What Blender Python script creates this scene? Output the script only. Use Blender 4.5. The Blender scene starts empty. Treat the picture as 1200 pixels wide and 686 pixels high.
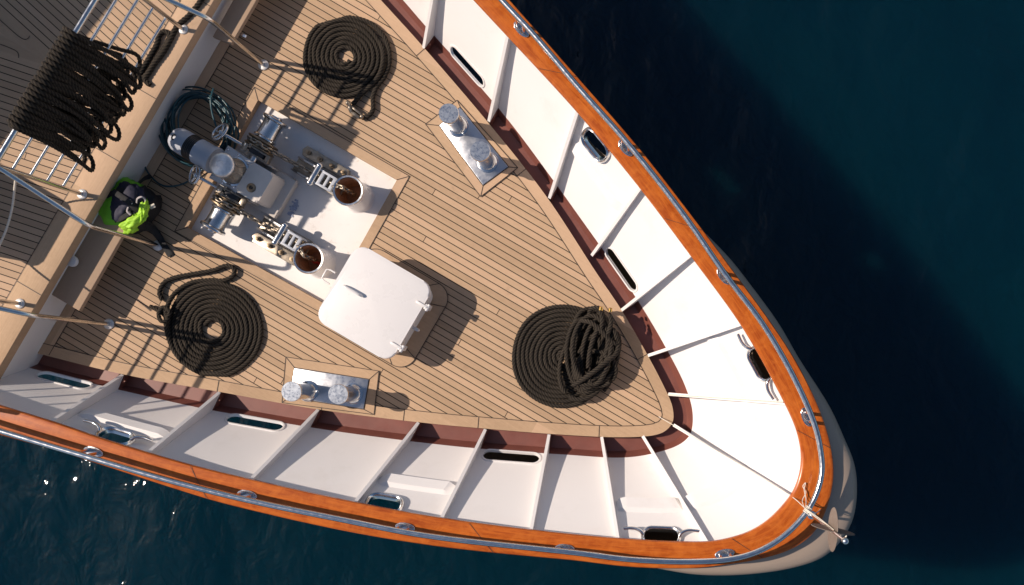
import bpy, bmesh, math, random
from mathutils import Vector, Matrix, noise
from mathutils.geometry import tessellate_polygon

# ------------------------------------------------------------------ camera, world, sun, exposure
SC = bpy.context.scene
COL = SC.collection
H = 8.5            # camera height above the foredeck (m)
F = 1062.0         # focal length in pixels of the 1200 px wide photograph
ZC = 0.86           # top of the cap rail above the foredeck (m)
NX, NY = 750.0, 450.0   # point of the picture straight below the camera
rnd = random.Random(7)

cam_d = bpy.data.cameras.new('camera')
cam = bpy.data.objects.new('camera', cam_d)
COL.objects.link(cam)
cam.location = (0, 0, H)
cam_d.sensor_width = 36.0
cam_d.lens = F / 1200.0 * 36.0
cam_d.shift_x = -(NX - 600.0) / 1200.0
cam_d.shift_y = (NY - 343.0) / 1200.0
cam_d.clip_start = 0.1
cam_d.clip_end = 8000.0
SC.camera = cam

SUN_EL = math.radians(43.7)
SUN_DIR = Vector((math.cos(math.radians(10.5)) * math.cos(SUN_EL), -math.sin(math.radians(10.5)) * math.cos(SUN_EL), -math.sin(SUN_EL)))
SUN_AZ = math.atan2(-SUN_DIR.x, -SUN_DIR.y)
world = bpy.data.worlds.new('World')
SC.world = world
world.use_nodes = True
wt = world.node_tree
wt.nodes.clear()
w_out = wt.nodes.new('ShaderNodeOutputWorld')
w_bg = wt.nodes.new('ShaderNodeBackground')
w_sky = wt.nodes.new('ShaderNodeTexSky')
w_sky.sky_type = 'NISHITA'
w_sky.sun_disc = False
w_sky.sun_elevation = SUN_EL
w_sky.sun_rotation = SUN_AZ
w_sky.dust_density = 1.0
w_sky.ozone_density = 1.6
w_bg.inputs['Strength'].default_value = 0.074
wt.links.new(w_sky.outputs['Color'], w_bg.inputs['Color'])
wt.links.new(w_bg.outputs['Background'], w_out.inputs['Surface'])

sun_d = bpy.data.lights.new('sun', 'SUN')
sun_d.energy = 4.2
sun_d.angle = math.radians(0.5)
sun_d.color = (1.0, 0.865, 0.745)
sun = bpy.data.objects.new('sun', sun_d)
COL.objects.link(sun)
sun.location = (-20, 4, 20)
sun.rotation_euler = SUN_DIR.to_track_quat('-Z', 'Y').to_euler()

vs = SC.view_settings
vs.view_transform = 'Standard'
vs.look = 'None'
vs.gamma = 1.0
vs.use_curve_mapping = False
vs.exposure = 0.24
SC.render.engine = 'CYCLES'

# ------------------------------------------------------------------ helpers
AX = math.radians(-30.3)                       # the yacht's heading in the world (bow to lower right)
U = Vector((math.cos(AX), math.sin(AX), 0))    # forward
PT = Vector((-math.sin(AX), math.cos(AX), 0))  # to port


def P(px, py, z=0.0):
    k = (H - z) / F
    return Vector(((px - NX) * k, -(py - NY) * k, z))


def lerp(a, b, t):
    return a + (b - a) * t


class MB:
    """collects shapes, links them as ONE mesh object"""
    def __init__(self):
        self.v, self.f, self.m, self.uv = [], [], [], None

    def add(self, vs_, fs_, mi=0):
        o = len(self.v)
        self.v += [tuple(q) for q in vs_]
        self.f += [tuple(i + o for i in q) for q in fs_]
        self.m += [mi] * len(fs_)

    def box(self, c, s, rot=None, mi=0, bev=0.0):
        hx, hy, hz = s[0] / 2, s[1] / 2, s[2] / 2
        bm = bmesh.new()
        bmesh.ops.create_cube(bm, size=1.0)
        for q in bm.verts:
            q.co = Vector((q.co.x * s[0], q.co.y * s[1], q.co.z * s[2]))
        if bev:
            bmesh.ops.bevel(bm, geom=bm.edges[:], offset=bev, segments=2, affect='EDGES', profile=0.5)
        self.addbm(bm, c, rot, mi)

    def addbm(self, bm, c=(0, 0, 0), rot=None, mi=0):
        bm.verts.index_update()
        M = rot.to_matrix() if hasattr(rot, 'to_matrix') else rot
        c = Vector(c)
        vs_ = [((M @ q.co) if M else q.co.copy()) + c for q in bm.verts]
        fs_ = [[q.index for q in fa.verts] for fa in bm.faces]
        bm.free()
        self.add(vs_, fs_, mi)

    def prism(self, poly, z0, z1, mi=0, bev=0.0, seg=2):
        """poly: list of (x, y); vertical prism"""
        bm = bmesh.new()
        lo = [bm.verts.new((q[0], q[1], z0)) for q in poly]
        hi = [bm.verts.new((q[0], q[1], z1)) for q in poly]
        n = len(poly)
        area = sum(poly[i][0] * poly[(i + 1) % n][1] - poly[(i + 1) % n][0] * poly[i][1] for i in range(n))
        if area < 0:
            lo.reverse(); hi.reverse()
        top = bm.faces.new(hi)
        bm.faces.new(lo[::-1])
        for i in range(n):
            bm.faces.new((lo[i], lo[(i + 1) % n], hi[(i + 1) % n], hi[i]))
        if bev:
            bmesh.ops.bevel(bm, geom=top.edges[:], offset=bev, segments=seg, affect='EDGES', profile=0.5)
        self.addbm(bm, mi=mi)

    def sheet(self, poly, z, holes=(), mi=0):
        loops = [[Vector((q[0], q[1], 0)) for q in poly]] + [[Vector((q[0], q[1], 0)) for q in h] for h in holes]
        tris = tessellate_polygon(loops)
        pts = [q for l in loops for q in l]
        fs_ = []
        for t in tris:
            a, b, c = (pts[i] for i in t)
            if (b - a).cross(c - a).z < 0:
                t = (t[0], t[2], t[1])
            fs_.append(t)
        self.add([(q.x, q.y, z) for q in pts], fs_, mi)

    def cyl(self, p0, p1, r0, r1=None, n=20, caps=True, mi=0):
        r1 = r0 if r1 is None else r1
        p0, p1 = Vector(p0), Vector(p1)
        d = (p1 - p0).normalized()
        a = d.orthogonal().normalized()
        b = d.cross(a)
        vs_, fs_ = [], []
        for p, r in ((p0, r0), (p1, r1)):
            for i in range(n):
                t = 2 * math.pi * i / n
                vs_.append(p + (a * math.cos(t) + b * math.sin(t)) * r)
        for i in range(n):
            j = (i + 1) % n
            fs_.append((i, j, n + j, n + i))
        if caps:
            fs_.append(tuple(range(n))[::-1])
            fs_.append(tuple(range(n, 2 * n)))
        self.add(vs_, fs_, mi)

    def lathe(self, prof, c, axis=(0, 0, 1), n=28, mi=0, caps=True):
        """prof: list of (radius, height along axis)"""
        c = Vector(c); d = Vector(axis).normalized()
        a = d.orthogonal().normalized(); b = d.cross(a)
        vs_, fs_ = [], []
        for r, h in prof:
            for i in range(n):
                t = 2 * math.pi * i / n
                vs_.append(c + d * h + (a * math.cos(t) + b * math.sin(t)) * max(r, 1e-4))
        for k in range(len(prof) - 1):
            for i in range(n):
                j = (i + 1) % n
                fs_.append((k * n + i, k * n + j, (k + 1) * n + j, (k + 1) * n + i))
        if caps:
            fs_.append(tuple(range(n))[::-1])
            fs_.append(tuple(range((len(prof) - 1) * n, len(prof) * n)))
        self.add(vs_, fs_, mi)

    def tube(self, path, r, n=10, closed=False, mi=0, flat=1.0, up=None):
        path = [Vector(q) for q in path]
        m = len(path)
        vs_, fs_ = [], []
        a = None
        for k in range(m):
            if closed:
                d = (path[(k + 1) % m] - path[k - 1])
            else:
                d = path[min(k + 1, m - 1)] - path[max(k - 1, 0)]
            if d.length < 1e-9:
                d = Vector((1, 0, 0))
            d.normalize()
            if up is not None:
                a = Vector(up) - d * Vector(up).dot(d)
            elif a is None:
                a = d.orthogonal()
            else:
                a = a - d * a.dot(d)
            if a.length < 1e-6:
                a = d.orthogonal()
            a.normalize()
            b = d.cross(a)
            rr = r[k] if isinstance(r, (list, tuple)) else r
            for i in range(n):
                t = 2 * math.pi * i / n
                vs_.append(path[k] + a * (math.cos(t) * rr * flat) + b * (math.sin(t) * rr))
        for k in range(m if closed else m - 1):
            k2 = (k + 1) % m
            for i in range(n):
                j = (i + 1) % n
                fs_.append((k * n + i, k * n + j, k2 * n + j, k2 * n + i))
        if not closed:
            fs_.append(tuple(range(n))[::-1])
            fs_.append(tuple(range((m - 1) * n, m * n)))
        self.add(vs_, fs_, mi)

    def sphere(self, c, r, n=16, mi=0, sc=(1, 1, 1), rot=None):
        bm = bmesh.new()
        bmesh.ops.create_uvsphere(bm, u_segments=n, v_segments=max(6, n // 2), radius=1.0)
        for q in bm.verts:
            q.co = Vector((q.co.x * r * sc[0], q.co.y * r * sc[1], q.co.z * r * sc[2]))
        self.addbm(bm, c, rot, mi)

    def grid(self, rows, mi=0, keep=None, closed=False):
        """rows: list of equal length point lists"""
        n = len(rows[0])
        vs_ = [q for r_ in rows for q in r_]
        fs_ = []
        for k in range(len(rows) - 1):
            for i in range(n if closed else n - 1):
                j = (i + 1) % n
                if keep is None or keep(k, i):
                    fs_.append((k * n + i, k * n + j, (k + 1) * n + j, (k + 1) * n + i))
        self.add(vs_, fs_, mi)

    def build(self, name, mat, parent=None, smooth=35.0, uvs=None):
        me = bpy.data.meshes.new(name)
        me.from_pydata(self.v, [], self.f)
        for mm in (mat if isinstance(mat, (list, tuple)) else [mat]):
            me.materials.append(mm)
        if any(self.m):
            me.polygons.foreach_set('material_index', self.m)
        if uvs:
            lay = me.uv_layers.new(name='UVMap')
            for lp in me.loops:
                lay.data[lp.index].uv = uvs[lp.vertex_index]
        me.validate()
        bm = bmesh.new(); bm.from_mesh(me)
        if not getattr(self, 'keepn', False):
            bmesh.ops.recalc_face_normals(bm, faces=bm.faces)
        bm.to_mesh(me); bm.free()
        if smooth:
            me.polygons.foreach_set('use_smooth', [True] * len(me.polygons))
            me.set_sharp_from_angle(angle=math.radians(smooth))
        me.update()
        o = bpy.data.objects.new(name, me)
        COL.objects.link(o)
        if parent is not None:
            o.parent = parent
        return o


def tag(o, label=None, cat=None, group=None, kind=None):
    if label: o['label'] = label
    if cat: o['category'] = cat
    if group: o['group'] = group
    if kind: o['kind'] = kind
    return o


def thing(name, loc, label, cat, rz=0.0, group=None):
    o = bpy.data.objects.new(name, None)
    o.empty_display_size = 0.1
    COL.objects.link(o)
    o.location = loc
    o.rotation_euler = (0, 0, rz)
    return tag(o, label, cat, group)


def catmull(pts, n=12):
    pts = [Vector(p) for p in pts]
    out = []
    for i in range(len(pts) - 1):
        p0 = pts[i - 1] if i else pts[0] * 2 - pts[1]
        p1, p2 = pts[i], pts[i + 1]
        p3 = pts[i + 2] if i + 2 < len(pts) else pts[-1] * 2 - pts[-2]
        d1 = max((p1 - p0).length, 1e-6) ** .5; d2 = max((p2 - p1).length, 1e-6) ** .5; d3 = max((p3 - p2).length, 1e-6) ** .5
        m1 = ((p1 - p0) / d1 - (p2 - p0) / (d1 + d2) + (p2 - p1) / d2) * d2
        m2 = ((p2 - p1) / d2 - (p3 - p1) / (d2 + d3) + (p3 - p2) / d3) * d2
        for k in range(n):
            t = k / n
            t2, t3 = t * t, t * t * t
            out.append(p1 * (2 * t3 - 3 * t2 + 1) + m1 * (t3 - 2 * t2 + t) + p2 * (-2 * t3 + 3 * t2) + m2 * (t3 - t2))
    out.append(pts[-1])
    return out


def resample(path, n):
    L = [0.0]
    for a, b in zip(path, path[1:]):
        L.append(L[-1] + (b - a).length)
    out, k = [], 0
    for i in range(n):
        s = L[-1] * i / (n - 1)
        while k < len(L) - 2 and L[k + 1] < s:
            k += 1
        t = (s - L[k]) / max(L[k + 1] - L[k], 1e-9)
        out.append(lerp(path[k], path[k + 1], min(max(t, 0), 1)))
    return out


def plen(path):
    return sum((b - a).length for a, b in zip(path, path[1:]))


def smooth_path(p, it):
    for _ in range(it):
        p = [p[0]] + [(p[i - 1] + p[i] * 2 + p[i + 1]) / 4 for i in range(1, len(p) - 1)] + [p[-1]]
    return p


def rope_mesh(path, r, name, mat, parent=None, step=0.009, n=20, lobes=4, lay=0.135, depth=0.44, build=True, mb=None):
    """plaited rope: crossing helical bumps swept along a path"""
    path = resample(path, max(4, int(plen(path) / step)))
    mb = mb or MB()
    vs_, fs_, qs = [], [], []
    a = None
    s = 0.0
    m = len(path)
    kk = 2 * math.pi / lay
    for k in range(m):
        d = (path[min(k + 1, m - 1)] - path[max(k - 1, 0)])
        if d.length < 1e-9: d = Vector((1, 0, 0))
        d.normalize()
        a = d.orthogonal() if a is None else a - d * a.dot(d)
        a.normalize()
        b = d.cross(a)
        if k: s += (path[k] - path[k - 1]).length
        for i in range(n):
            t = 2 * math.pi * i / n
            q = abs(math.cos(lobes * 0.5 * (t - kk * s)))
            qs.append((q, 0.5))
            rr = r * (1.02 - depth + depth * q)
            vs_.append(path[k] + a * (math.cos(t) * rr) + b * (math.sin(t) * rr))
    for k in range(m - 1):
        for i in range(n):
            j = (i + 1) % n
            fs_.append((k * n + i, k * n + j, (k + 1) * n + j, (k + 1) * n + i))
    fs_.append(tuple(range(n))[::-1])
    fs_.append(tuple(range((m - 1) * n, m * n)))
    mb.add(vs_, fs_)
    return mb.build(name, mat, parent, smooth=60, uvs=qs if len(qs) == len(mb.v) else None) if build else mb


# ------------------------------------------------------------------ materials
def mat_new(name):
    m = bpy.data.materials.new(name)
    m.use_nodes = True
    nt = m.node_tree
    b = nt.nodes['Principled BSDF']
    return m, nt, b


def node(nt, typ, **kw):
    n = nt.nodes.new(typ)
    for k, v in kw.items():
        if k == 'inp':
            for kk, vv in v.items():
                n.inputs[kk].default_value = vv
        else:
            setattr(n, k, v)
    return n


def mathn(nt, op, a, b=None, c=None, clamp=False):
    n = nt.nodes.new('ShaderNodeMath')
    n.operation = op
    n.use_clamp = clamp
    for i, q in enumerate((a, b, c)):
        if q is None: continue
        if isinstance(q, (int, float)): n.inputs[i].default_value = q
        else: nt.links.new(q, n.inputs[i])
    return n.outputs[0]


def mixc(nt, fac, a, b, blend='MIX'):
    n = nt.nodes.new('ShaderNodeMix')
    n.data_type = 'RGBA'
    n.blend_type = blend
    for i, q in ((0, fac), (6, a), (7, b)):
        if isinstance(q, (int, float)): n.inputs[i].default_value = q
        elif isinstance(q, tuple): n.inputs[i].default_value = (q[0], q[1], q[2], 1)
        else: nt.links.new(q, n.inputs[i])
    return n.outputs[2]


def bump(nt, b, h, strength=0.2, dist=0.01):
    n = node(nt, 'ShaderNodeBump')
    n.inputs['Strength'].default_value = strength
    n.inputs['Distance'].default_value = dist
    nt.links.new(h, n.inputs['Height'])
    nt.links.new(n.outputs['Normal'], b.inputs['Normal'])


def noise_tex(nt, vec, scale, detail=4, rough=0.6, dist=0.0):
    n = node(nt, 'ShaderNodeTexNoise')
    n.inputs['Scale'].default_value = scale
    n.inputs['Detail'].default_value = detail
    n.inputs['Roughness'].default_value = rough
    n.inputs['Distortion'].default_value = dist
    if vec is not None: nt.links.new(vec, n.inputs['Vector'])
    return n.outputs['Fac']


def ramp(nt, fac, lo, hi, a=0.0, b=1.0):
    n = node(nt, 'ShaderNodeMapRange')
    n.inputs[1].default_value, n.inputs[2].default_value = lo, hi
    n.inputs[3].default_value, n.inputs[4].default_value = a, b
    nt.links.new(fac, n.inputs[0])
    return n.outputs[0]


def plain(name, col, rough=0.5, metal=0.0, var=0.08, scale=6.0, coat=0.0, bmp=0.0, bscale=60.0, dirt=None):
    m, nt, b = mat_new(name)
    tc = node(nt, 'ShaderNodeTexCoord')
    f = noise_tex(nt, tc.outputs['Object'], scale, 5)
    c = mixc(nt, ramp(nt, f, 0.3, 0.7), tuple(q * (1 - var) for q in col), tuple(min(1, q * (1 + var)) for q in col))
    if dirt:
        f3 = noise_tex(nt, tc.outputs['Object'], 2.3, 8, 0.7)
        c = mixc(nt, ramp(nt, f3, 0.55, 0.8, 0, 0.5), c, dirt)
    nt.links.new(c, b.inputs['Base Color'])
    f2 = noise_tex(nt, tc.outputs['Object'], scale * 3, 4)
    nt.links.new(ramp(nt, f2, 0.3, 0.7, max(0.02, rough - 0.07), min(1, rough + 0.07)), b.inputs['Roughness'])
    b.inputs['Metallic'].default_value = metal
    b.inputs['Coat Weight'].default_value = coat
    b.inputs['Coat Roughness'].default_value = 0.08
    if bmp:
        bump(nt, b, noise_tex(nt, tc.outputs['Object'], bscale, 4), bmp, 0.004)
    return m


def teak(name, ang, period=0.0608, seam=0.0082, cols=((0.315, 0.206, 0.12), (0.56, 0.382, 0.24)), fan=None, seams=True, axis_pt=None):
    """planked teak with black caulking; ang = direction of the planks"""
    m, nt, b = mat_new(name)
    L = nt.links
    tc = node(nt, 'ShaderNodeTexCoord')
    mp = node(nt, 'ShaderNodeMapping')
    mp.vector_type = 'POINT'
    mp.inputs['Rotation'].default_value = (0, 0, -ang)
    if axis_pt is not None:
        c, s = math.cos(-ang), math.sin(-ang)
        mp.inputs['Location'].default_value = (-(c * axis_pt[0] - s * axis_pt[1]), -(s * axis_pt[0] + c * axis_pt[1]), 0)
    L.new(tc.outputs['Object'], mp.inputs['Vector'])
    sp = node(nt, 'ShaderNodeSeparateXYZ')
    L.new(mp.outputs['Vector'], sp.inputs[0])
    u, v = sp.outputs[0], sp.outputs[1]
    if fan:
        av = mathn(nt, 'ABSOLUTE', v)
        king = mathn(nt, 'LESS_THAN', mathn(nt, 'ADD', av, mathn(nt, 'MULTIPLY', u, math.tan(fan))), 0.015)
        v2 = mathn(nt, 'ADD', mathn(nt, 'MULTIPLY', av, math.cos(fan)), mathn(nt, 'MULTIPLY', u, math.sin(fan)))
        u = mathn(nt, 'SUBTRACT', mathn(nt, 'MULTIPLY', u, math.cos(fan)), mathn(nt, 'MULTIPLY', av, math.sin(fan)))
        v = mathn(nt, 'ADD', v2, mathn(nt, 'MULTIPLY', mathn(nt, 'SIGN', v), 30 * period))
    q = mathn(nt, 'DIVIDE', v, period)
    idx = mathn(nt, 'FLOOR', q)
    fr = mathn(nt, 'FRACT', q)
    wn = node(nt, 'ShaderNodeTexWhiteNoise', noise_dimensions='1D')
    L.new(idx, wn.inputs['W'])
    uu = mathn(nt, 'DIVIDE', mathn(nt, 'ADD', u, mathn(nt, 'MULTIPLY', wn.outputs['Value'], 19.7)), 7.5)
    seg = mathn(nt, 'FLOOR', uu)
    cmb = node(nt, 'ShaderNodeCombineXYZ')
    L.new(idx, cmb.inputs[0]); L.new(seg, cmb.inputs[1])
    wn2 = node(nt, 'ShaderNodeTexWhiteNoise', noise_dimensions='2D')
    L.new(cmb.outputs[0], wn2.inputs['Vector'])
    # grain: stretched along the plank, different in each plank
    g = node(nt, 'ShaderNodeCombineXYZ')
    L.new(mathn(nt, 'ADD', mathn(nt, 'MULTIPLY', u, 5.0), mathn(nt, 'MULTIPLY', wn2.outputs['Value'], 37.0)), g.inputs[0])
    L.new(mathn(nt, 'MULTIPLY', v, 90.0), g.inputs[1])
    gr = noise_tex(nt, g.outputs[0], 1.0, 6, 0.7, 0.6)
    big = noise_tex(nt, tc.outputs['Object'], 1.1, 5, 0.6)
    mott = noise_tex(nt, tc.outputs['Object'], 26.0, 4, 0.65)
    f = mathn(nt, 'ADD', mathn(nt, 'MULTIPLY', wn2.outputs['Value'], 0.42), mathn(nt, 'MULTIPLY', gr, 0.55))
    f = mathn(nt, 'ADD', f, mathn(nt, 'MULTIPLY', big, 0.35))
    f = mathn(nt, 'ADD', f, mathn(nt, 'MULTIPLY', mott, 0.25))
    f = ramp(nt, f, 0.35, 1.1)
    c = mixc(nt, f, cols[0], cols[1])
    # a pinkish plank here and there
    c = mixc(nt, mathn(nt, 'MULTIPLY', ramp(nt, wn2.outputs['Value'], 0.60, 0.95), 0.22), c, (0.47, 0.295, 0.20))
    st = noise_tex(nt, tc.outputs['Object'], 3.7, 6, 0.75, 0.4)
    c = mixc(nt, ramp(nt, st, 0.60, 0.78, 0, 0.35), c, tuple(k * 0.55 for k in cols[0]))
    if seams:
        e = mathn(nt, 'MINIMUM', fr, mathn(nt, 'SUBTRACT', 1.0, fr))
        sm = mathn(nt, 'LESS_THAN', e, seam / period / 2)
        fu = mathn(nt, 'FRACT', uu)
        bt = mathn(nt, 'LESS_THAN', fu, 0.0065 / 7.5)
        sm = mathn(nt, 'MAXIMUM', sm, bt)
        if fan:
            sm = mathn(nt, 'MULTIPLY', sm, mathn(nt, 'SUBTRACT', 1.0, king))
        c = mixc(nt, sm, c, (0.032, 0.021, 0.013))
        h = mathn(nt, 'SUBTRACT', mathn(nt, 'MULTIPLY', gr, 0.25), sm)
    else:
        h = mathn(nt, 'MULTIPLY', gr, 0.25)
    L.new(c, b.inputs['Base Color'])
    b.inputs['Roughness'].default_value = 0.72
    b.inputs['Specular IOR Level'].default_value = 0.3
    bump(nt, b, h, 0.35, 0.003)
    return m


def varnish():
    m, nt, b = mat_new('varnished_mahogany')
    L = nt.links
    tc = node(nt, 'ShaderNodeTexCoord')
    mp = node(nt, 'ShaderNodeMapping')
    mp.inputs['Scale'].default_value = (2.2, 26.0, 1.0)
    L.new(tc.outputs['UV'], mp.inputs['Vector'])
    g = noise_tex(nt, mp.outputs['Vector'], 1.6, 8, 0.68, 0.5)
    big = noise_tex(nt, tc.outputs['Object'], 9.0, 6, 0.65, 0.8)
    c = mixc(nt, ramp(nt, g, 0.30, 0.72), (0.26, 0.042, 0.005), (0.55, 0.135, 0.016))
    c = mixc(nt, ramp(nt, big, 0.42, 0.66, 0, 0.45), c, (0.60, 0.17, 0.026))
    L.new(c, b.inputs['Base Color'])
    b.inputs['Roughness'].default_value = 0.27
    b.inputs['Coat Weight'].default_value = 0.08
    b.inputs['Specular IOR Level'].default_value = 0.3
    b.inputs['Coat Roughness'].default_value = 0.12
    bump(nt, b, g, 0.05, 0.003)
    return m


def sea_mat():
    m, nt, b = mat_new('sea_water')
    L = nt.links
    tc = node(nt, 'ShaderNodeTexCoord')
    mp = node(nt, 'ShaderNodeMapping')
    mp.inputs['Rotation'].default_value = (0, 0, math.radians(25))
    mp.inputs['Scale'].default_value = (1.0, 0.7, 1.0)
    L.new(tc.outputs['Object'], mp.inputs['Vector'])
    n1 = noise_tex(nt, mp.outputs['Vector'], 0.6, 3, 0.5, 0.3)
    n2 = noise_tex(nt, mp.outputs['Vector'], 2.6, 3, 0.52, 0.4)
    n3 = noise_tex(nt, mp.outputs['Vector'], 8.0, 2, 0.5)
    h = mathn(nt, 'ADD', mathn(nt, 'MULTIPLY', n1, 1.0), mathn(nt, 'ADD', mathn(nt, 'MULTIPLY', n2, 0.26), mathn(nt, 'MULTIPLY', n3, 0.035)))
    big = noise_tex(nt, tc.outputs['Object'], 0.16, 4, 0.55)
    c = mixc(nt, ramp(nt, big, 0.35, 0.7), (0.0003, 0.0120, 0.0240), (0.0004, 0.0182, 0.0295))
    L.new(c, b.inputs['Base Color'])
    b.inputs['Roughness'].default_value = 0.05
    b.inputs['IOR'].default_value = 1.333
    b.inputs['Specular IOR Level'].default_value = 0.4
    b.inputs['Subsurface Weight'].default_value = 1.0
    b.inputs['Subsurface Radius'].default_value = (0.6, 1.8, 2.6)
    b.inputs['Subsurface Scale'].default_value = 3.2
    bump(nt, b, h, 0.5, 0.5)
    return m


M = {}
M['white'] = plain('white_paint', (0.79, 0.76, 0.735), 0.38, var=0.015, scale=1.5, dirt=(0.66, 0.62, 0.57))
M['white_clean'] = plain('white_gelcoat', (0.745, 0.72, 0.70), 0.3, var=0.01, scale=2.0)
M['well'] = plain('white_nonslip_paint', (0.74, 0.71, 0.68), 0.5, var=0.03, scale=3.0, dirt=(0.50, 0.43, 0.37), bmp=0.15, bscale=220)
_nt = M['well'].node_tree
_b = _nt.nodes['Principled BSDF']
_tc = node(_nt, 'ShaderNodeTexCoord')
_src = _b.inputs['Base Color'].links[0].from_socket
_f = mathn(_nt, 'MULTIPLY', ramp(_nt, noise_tex(_nt, _tc.outputs['Object'], 5.5, 7, 0.75, 0.6), 0.57, 0.74), ramp(_nt, noise_tex(_nt, _tc.outputs['Object'], 28, 4, 0.7), 0.35, 0.65, 0.15, 0.7))
_nt.links.new(mixc(_nt, _f, _src, (0.36, 0.27, 0.20)), _b.inputs['Base Color'])
M['brown'] = plain('brown_waterway_paint', (0.18, 0.062, 0.046), 0.42, var=0.14, scale=3.5, dirt=(0.22, 0.10, 0.08))
M['hull'] = plain('hull_paint', (0.38, 0.295, 0.228), 0.4, var=0.03, scale=1.0)
M['steel'] = plain('polished_steel', (0.66, 0.66, 0.66), 0.2, 1.0, var=0.06, scale=9)
M['steel_worn'] = plain('scuffed_steel', (0.58, 0.59, 0.61), 0.33, 1.0, var=0.10, scale=7, bmp=0.02, bscale=20)
M['brushed'] = plain('brushed_steel', (0.75, 0.72, 0.68), 0.5, 0.6, var=0.08, scale=20)
M['steel_cap'] = plain('scuffed_bollard_top', (0.50, 0.53, 0.57), 0.3, 1.0, var=0.10, scale=16, bmp=0.03, bscale=40)
M['scuffed'] = plain('scuffed_capstan_metal', (0.78, 0.76, 0.74), 0.38, 0.75, var=0.16, scale=30, bmp=0.5, bscale=75)
M['brushed_warm'] = plain('worn_warm_metal', (0.55, 0.46, 0.36), 0.42, 0.7, var=0.2, scale=30, dirt=(0.2, 0.15, 0.1))
M['steel_dirty'] = plain('galvanised_chain', (0.33, 0.28, 0.22), 0.42, 0.85, var=0.25, scale=30, dirt=(0.16, 0.10, 0.06), bmp=0.2)
M['bronze'] = plain('dark_bronze', (0.30, 0.22, 0.14), 0.4, 0.8, var=0.3, scale=25, dirt=(0.06, 0.045, 0.035))
M['black_steel'] = plain('blackened_steel', (0.03, 0.03, 0.032), 0.4, 0.4, var=0.2, scale=20)
M['grey_paint'] = plain('grey_machine_paint', (0.42, 0.44, 0.48), 0.48, var=0.04, scale=8)
M['beige_paint'] = plain('warm_grey_machine_paint', (0.62, 0.56, 0.50), 0.42, var=0.05, scale=8, dirt=(0.5, 0.42, 0.35))
M['rust'] = plain('rusty_pipe', (0.40, 0.225, 0.13), 0.75, var=0.35, scale=18, bmp=0.4, bscale=60)
M['rope'] = plain('black_rope', (0.025, 0.0198, 0.0155), 0.9, var=0.35, scale=45, bmp=0.5, bscale=420)
M['hose'] = plain('teal_hose', (0.012, 0.060, 0.075), 0.35, var=0.2, scale=4)
M['cord'] = plain('white_cord', (0.70, 0.64, 0.54), 0.8, var=0.1, scale=60)
M['brass'] = plain('brass', (0.75, 0.48, 0.14), 0.3, 1.0, var=0.1)
M['green_cloth'] = plain('lime_cloth', (0.17, 0.50, 0.02), 0.7, var=0.12, scale=10, bmp=0.3, bscale=25)
M['lime_cloth'] = plain('bright_lime_cloth', (0.36, 0.66, 0.03), 0.6, var=0.1, scale=10, bmp=0.3, bscale=30)
M['navy_cloth'] = plain('navy_cloth', (0.022, 0.022, 0.045), 0.75, var=0.2, scale=12, bmp=0.3, bscale=40)
M['black_cloth'] = plain('black_cloth', (0.012, 0.012, 0.013), 0.8, var=0.2, scale=12, bmp=0.3, bscale=120)
M['grey_cloth'] = plain('grey_cloth', (0.42, 0.38, 0.38), 0.8, var=0.1, scale=12)
M['red'] = plain('red_paint', (0.40, 0.02, 0.02), 0.5, var=0.25, scale=40)
M['blue_mark'] = plain('worn_blue_stencil', (0.30, 0.34, 0.45), 0.6, var=0.3, scale=60)
M['shape'] = plain('dayshape_plastic', (0.20, 0.155, 0.125), 0.55, var=0.06, scale=8)
M['caulk'] = plain('caulking', (0.035, 0.022, 0.014), 0.6, var=0.2, scale=30)
CEN = P(440, 296, 0)     # a point of the centreline on the deck
M['teak'] = teak('teak_planking', AX)
M['teak_plain'] = teak('teak_boards', AX, period=0.4, seams=False)
M['teak_across'] = teak('teak_crosswise_board', AX + math.pi / 2, period=0.31, seams=False, cols=((0.33, 0.215, 0.125), (0.60, 0.415, 0.265)))
M['teak_fan'] = teak('teak_raised_planking', AX, fan=math.radians(12), axis_pt=(P(75, 84, 0.45).x, P(75, 84, 0.45).y), cols=((0.37, 0.242, 0.15), (0.52, 0.357, 0.228)))
M['teak_grey'] = teak('weathered_teak_step', AX + math.pi / 2, period=0.5, seams=False, cols=((0.30, 0.21, 0.14), (0.42, 0.30, 0.20)))
M['varnish'] = varnish()
M['sea'] = sea_mat()

def rope_mat():
    # black rope with groove shade painted in: dark between strands, browner on crests
    m, nt, b = mat_new('black_laid_rope')
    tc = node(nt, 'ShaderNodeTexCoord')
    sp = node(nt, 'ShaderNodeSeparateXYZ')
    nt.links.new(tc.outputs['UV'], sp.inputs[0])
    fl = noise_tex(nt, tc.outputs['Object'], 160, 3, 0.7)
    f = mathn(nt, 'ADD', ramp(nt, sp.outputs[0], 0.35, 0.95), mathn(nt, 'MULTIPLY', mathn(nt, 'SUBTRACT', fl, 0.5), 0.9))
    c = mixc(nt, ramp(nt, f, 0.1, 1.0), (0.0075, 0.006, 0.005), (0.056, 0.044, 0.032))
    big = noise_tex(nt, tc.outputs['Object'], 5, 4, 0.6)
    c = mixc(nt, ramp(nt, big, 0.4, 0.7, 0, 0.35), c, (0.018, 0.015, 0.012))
    nt.links.new(c, b.inputs['Base Color'])
    b.inputs['Roughness'].default_value = 0.9
    b.inputs['Specular IOR Level'].default_value = 0.25
    bump(nt, b, fl, 0.5, 0.004)
    return m


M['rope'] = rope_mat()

# ------------------------------------------------------------------ sea
mb = MB()
S = 3000.0
mb.grid([[Vector((x, y, -2.5)) for x in (-S, -60, -20, 20, 60, S)] for y in (-S, -60, -20, 20, 60, S)])
sea = mb.build('sea', M['sea'], smooth=0)
tag(sea, 'dark navy and teal open water with fine ripples around the yacht', 'sea', kind='structure')

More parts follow.
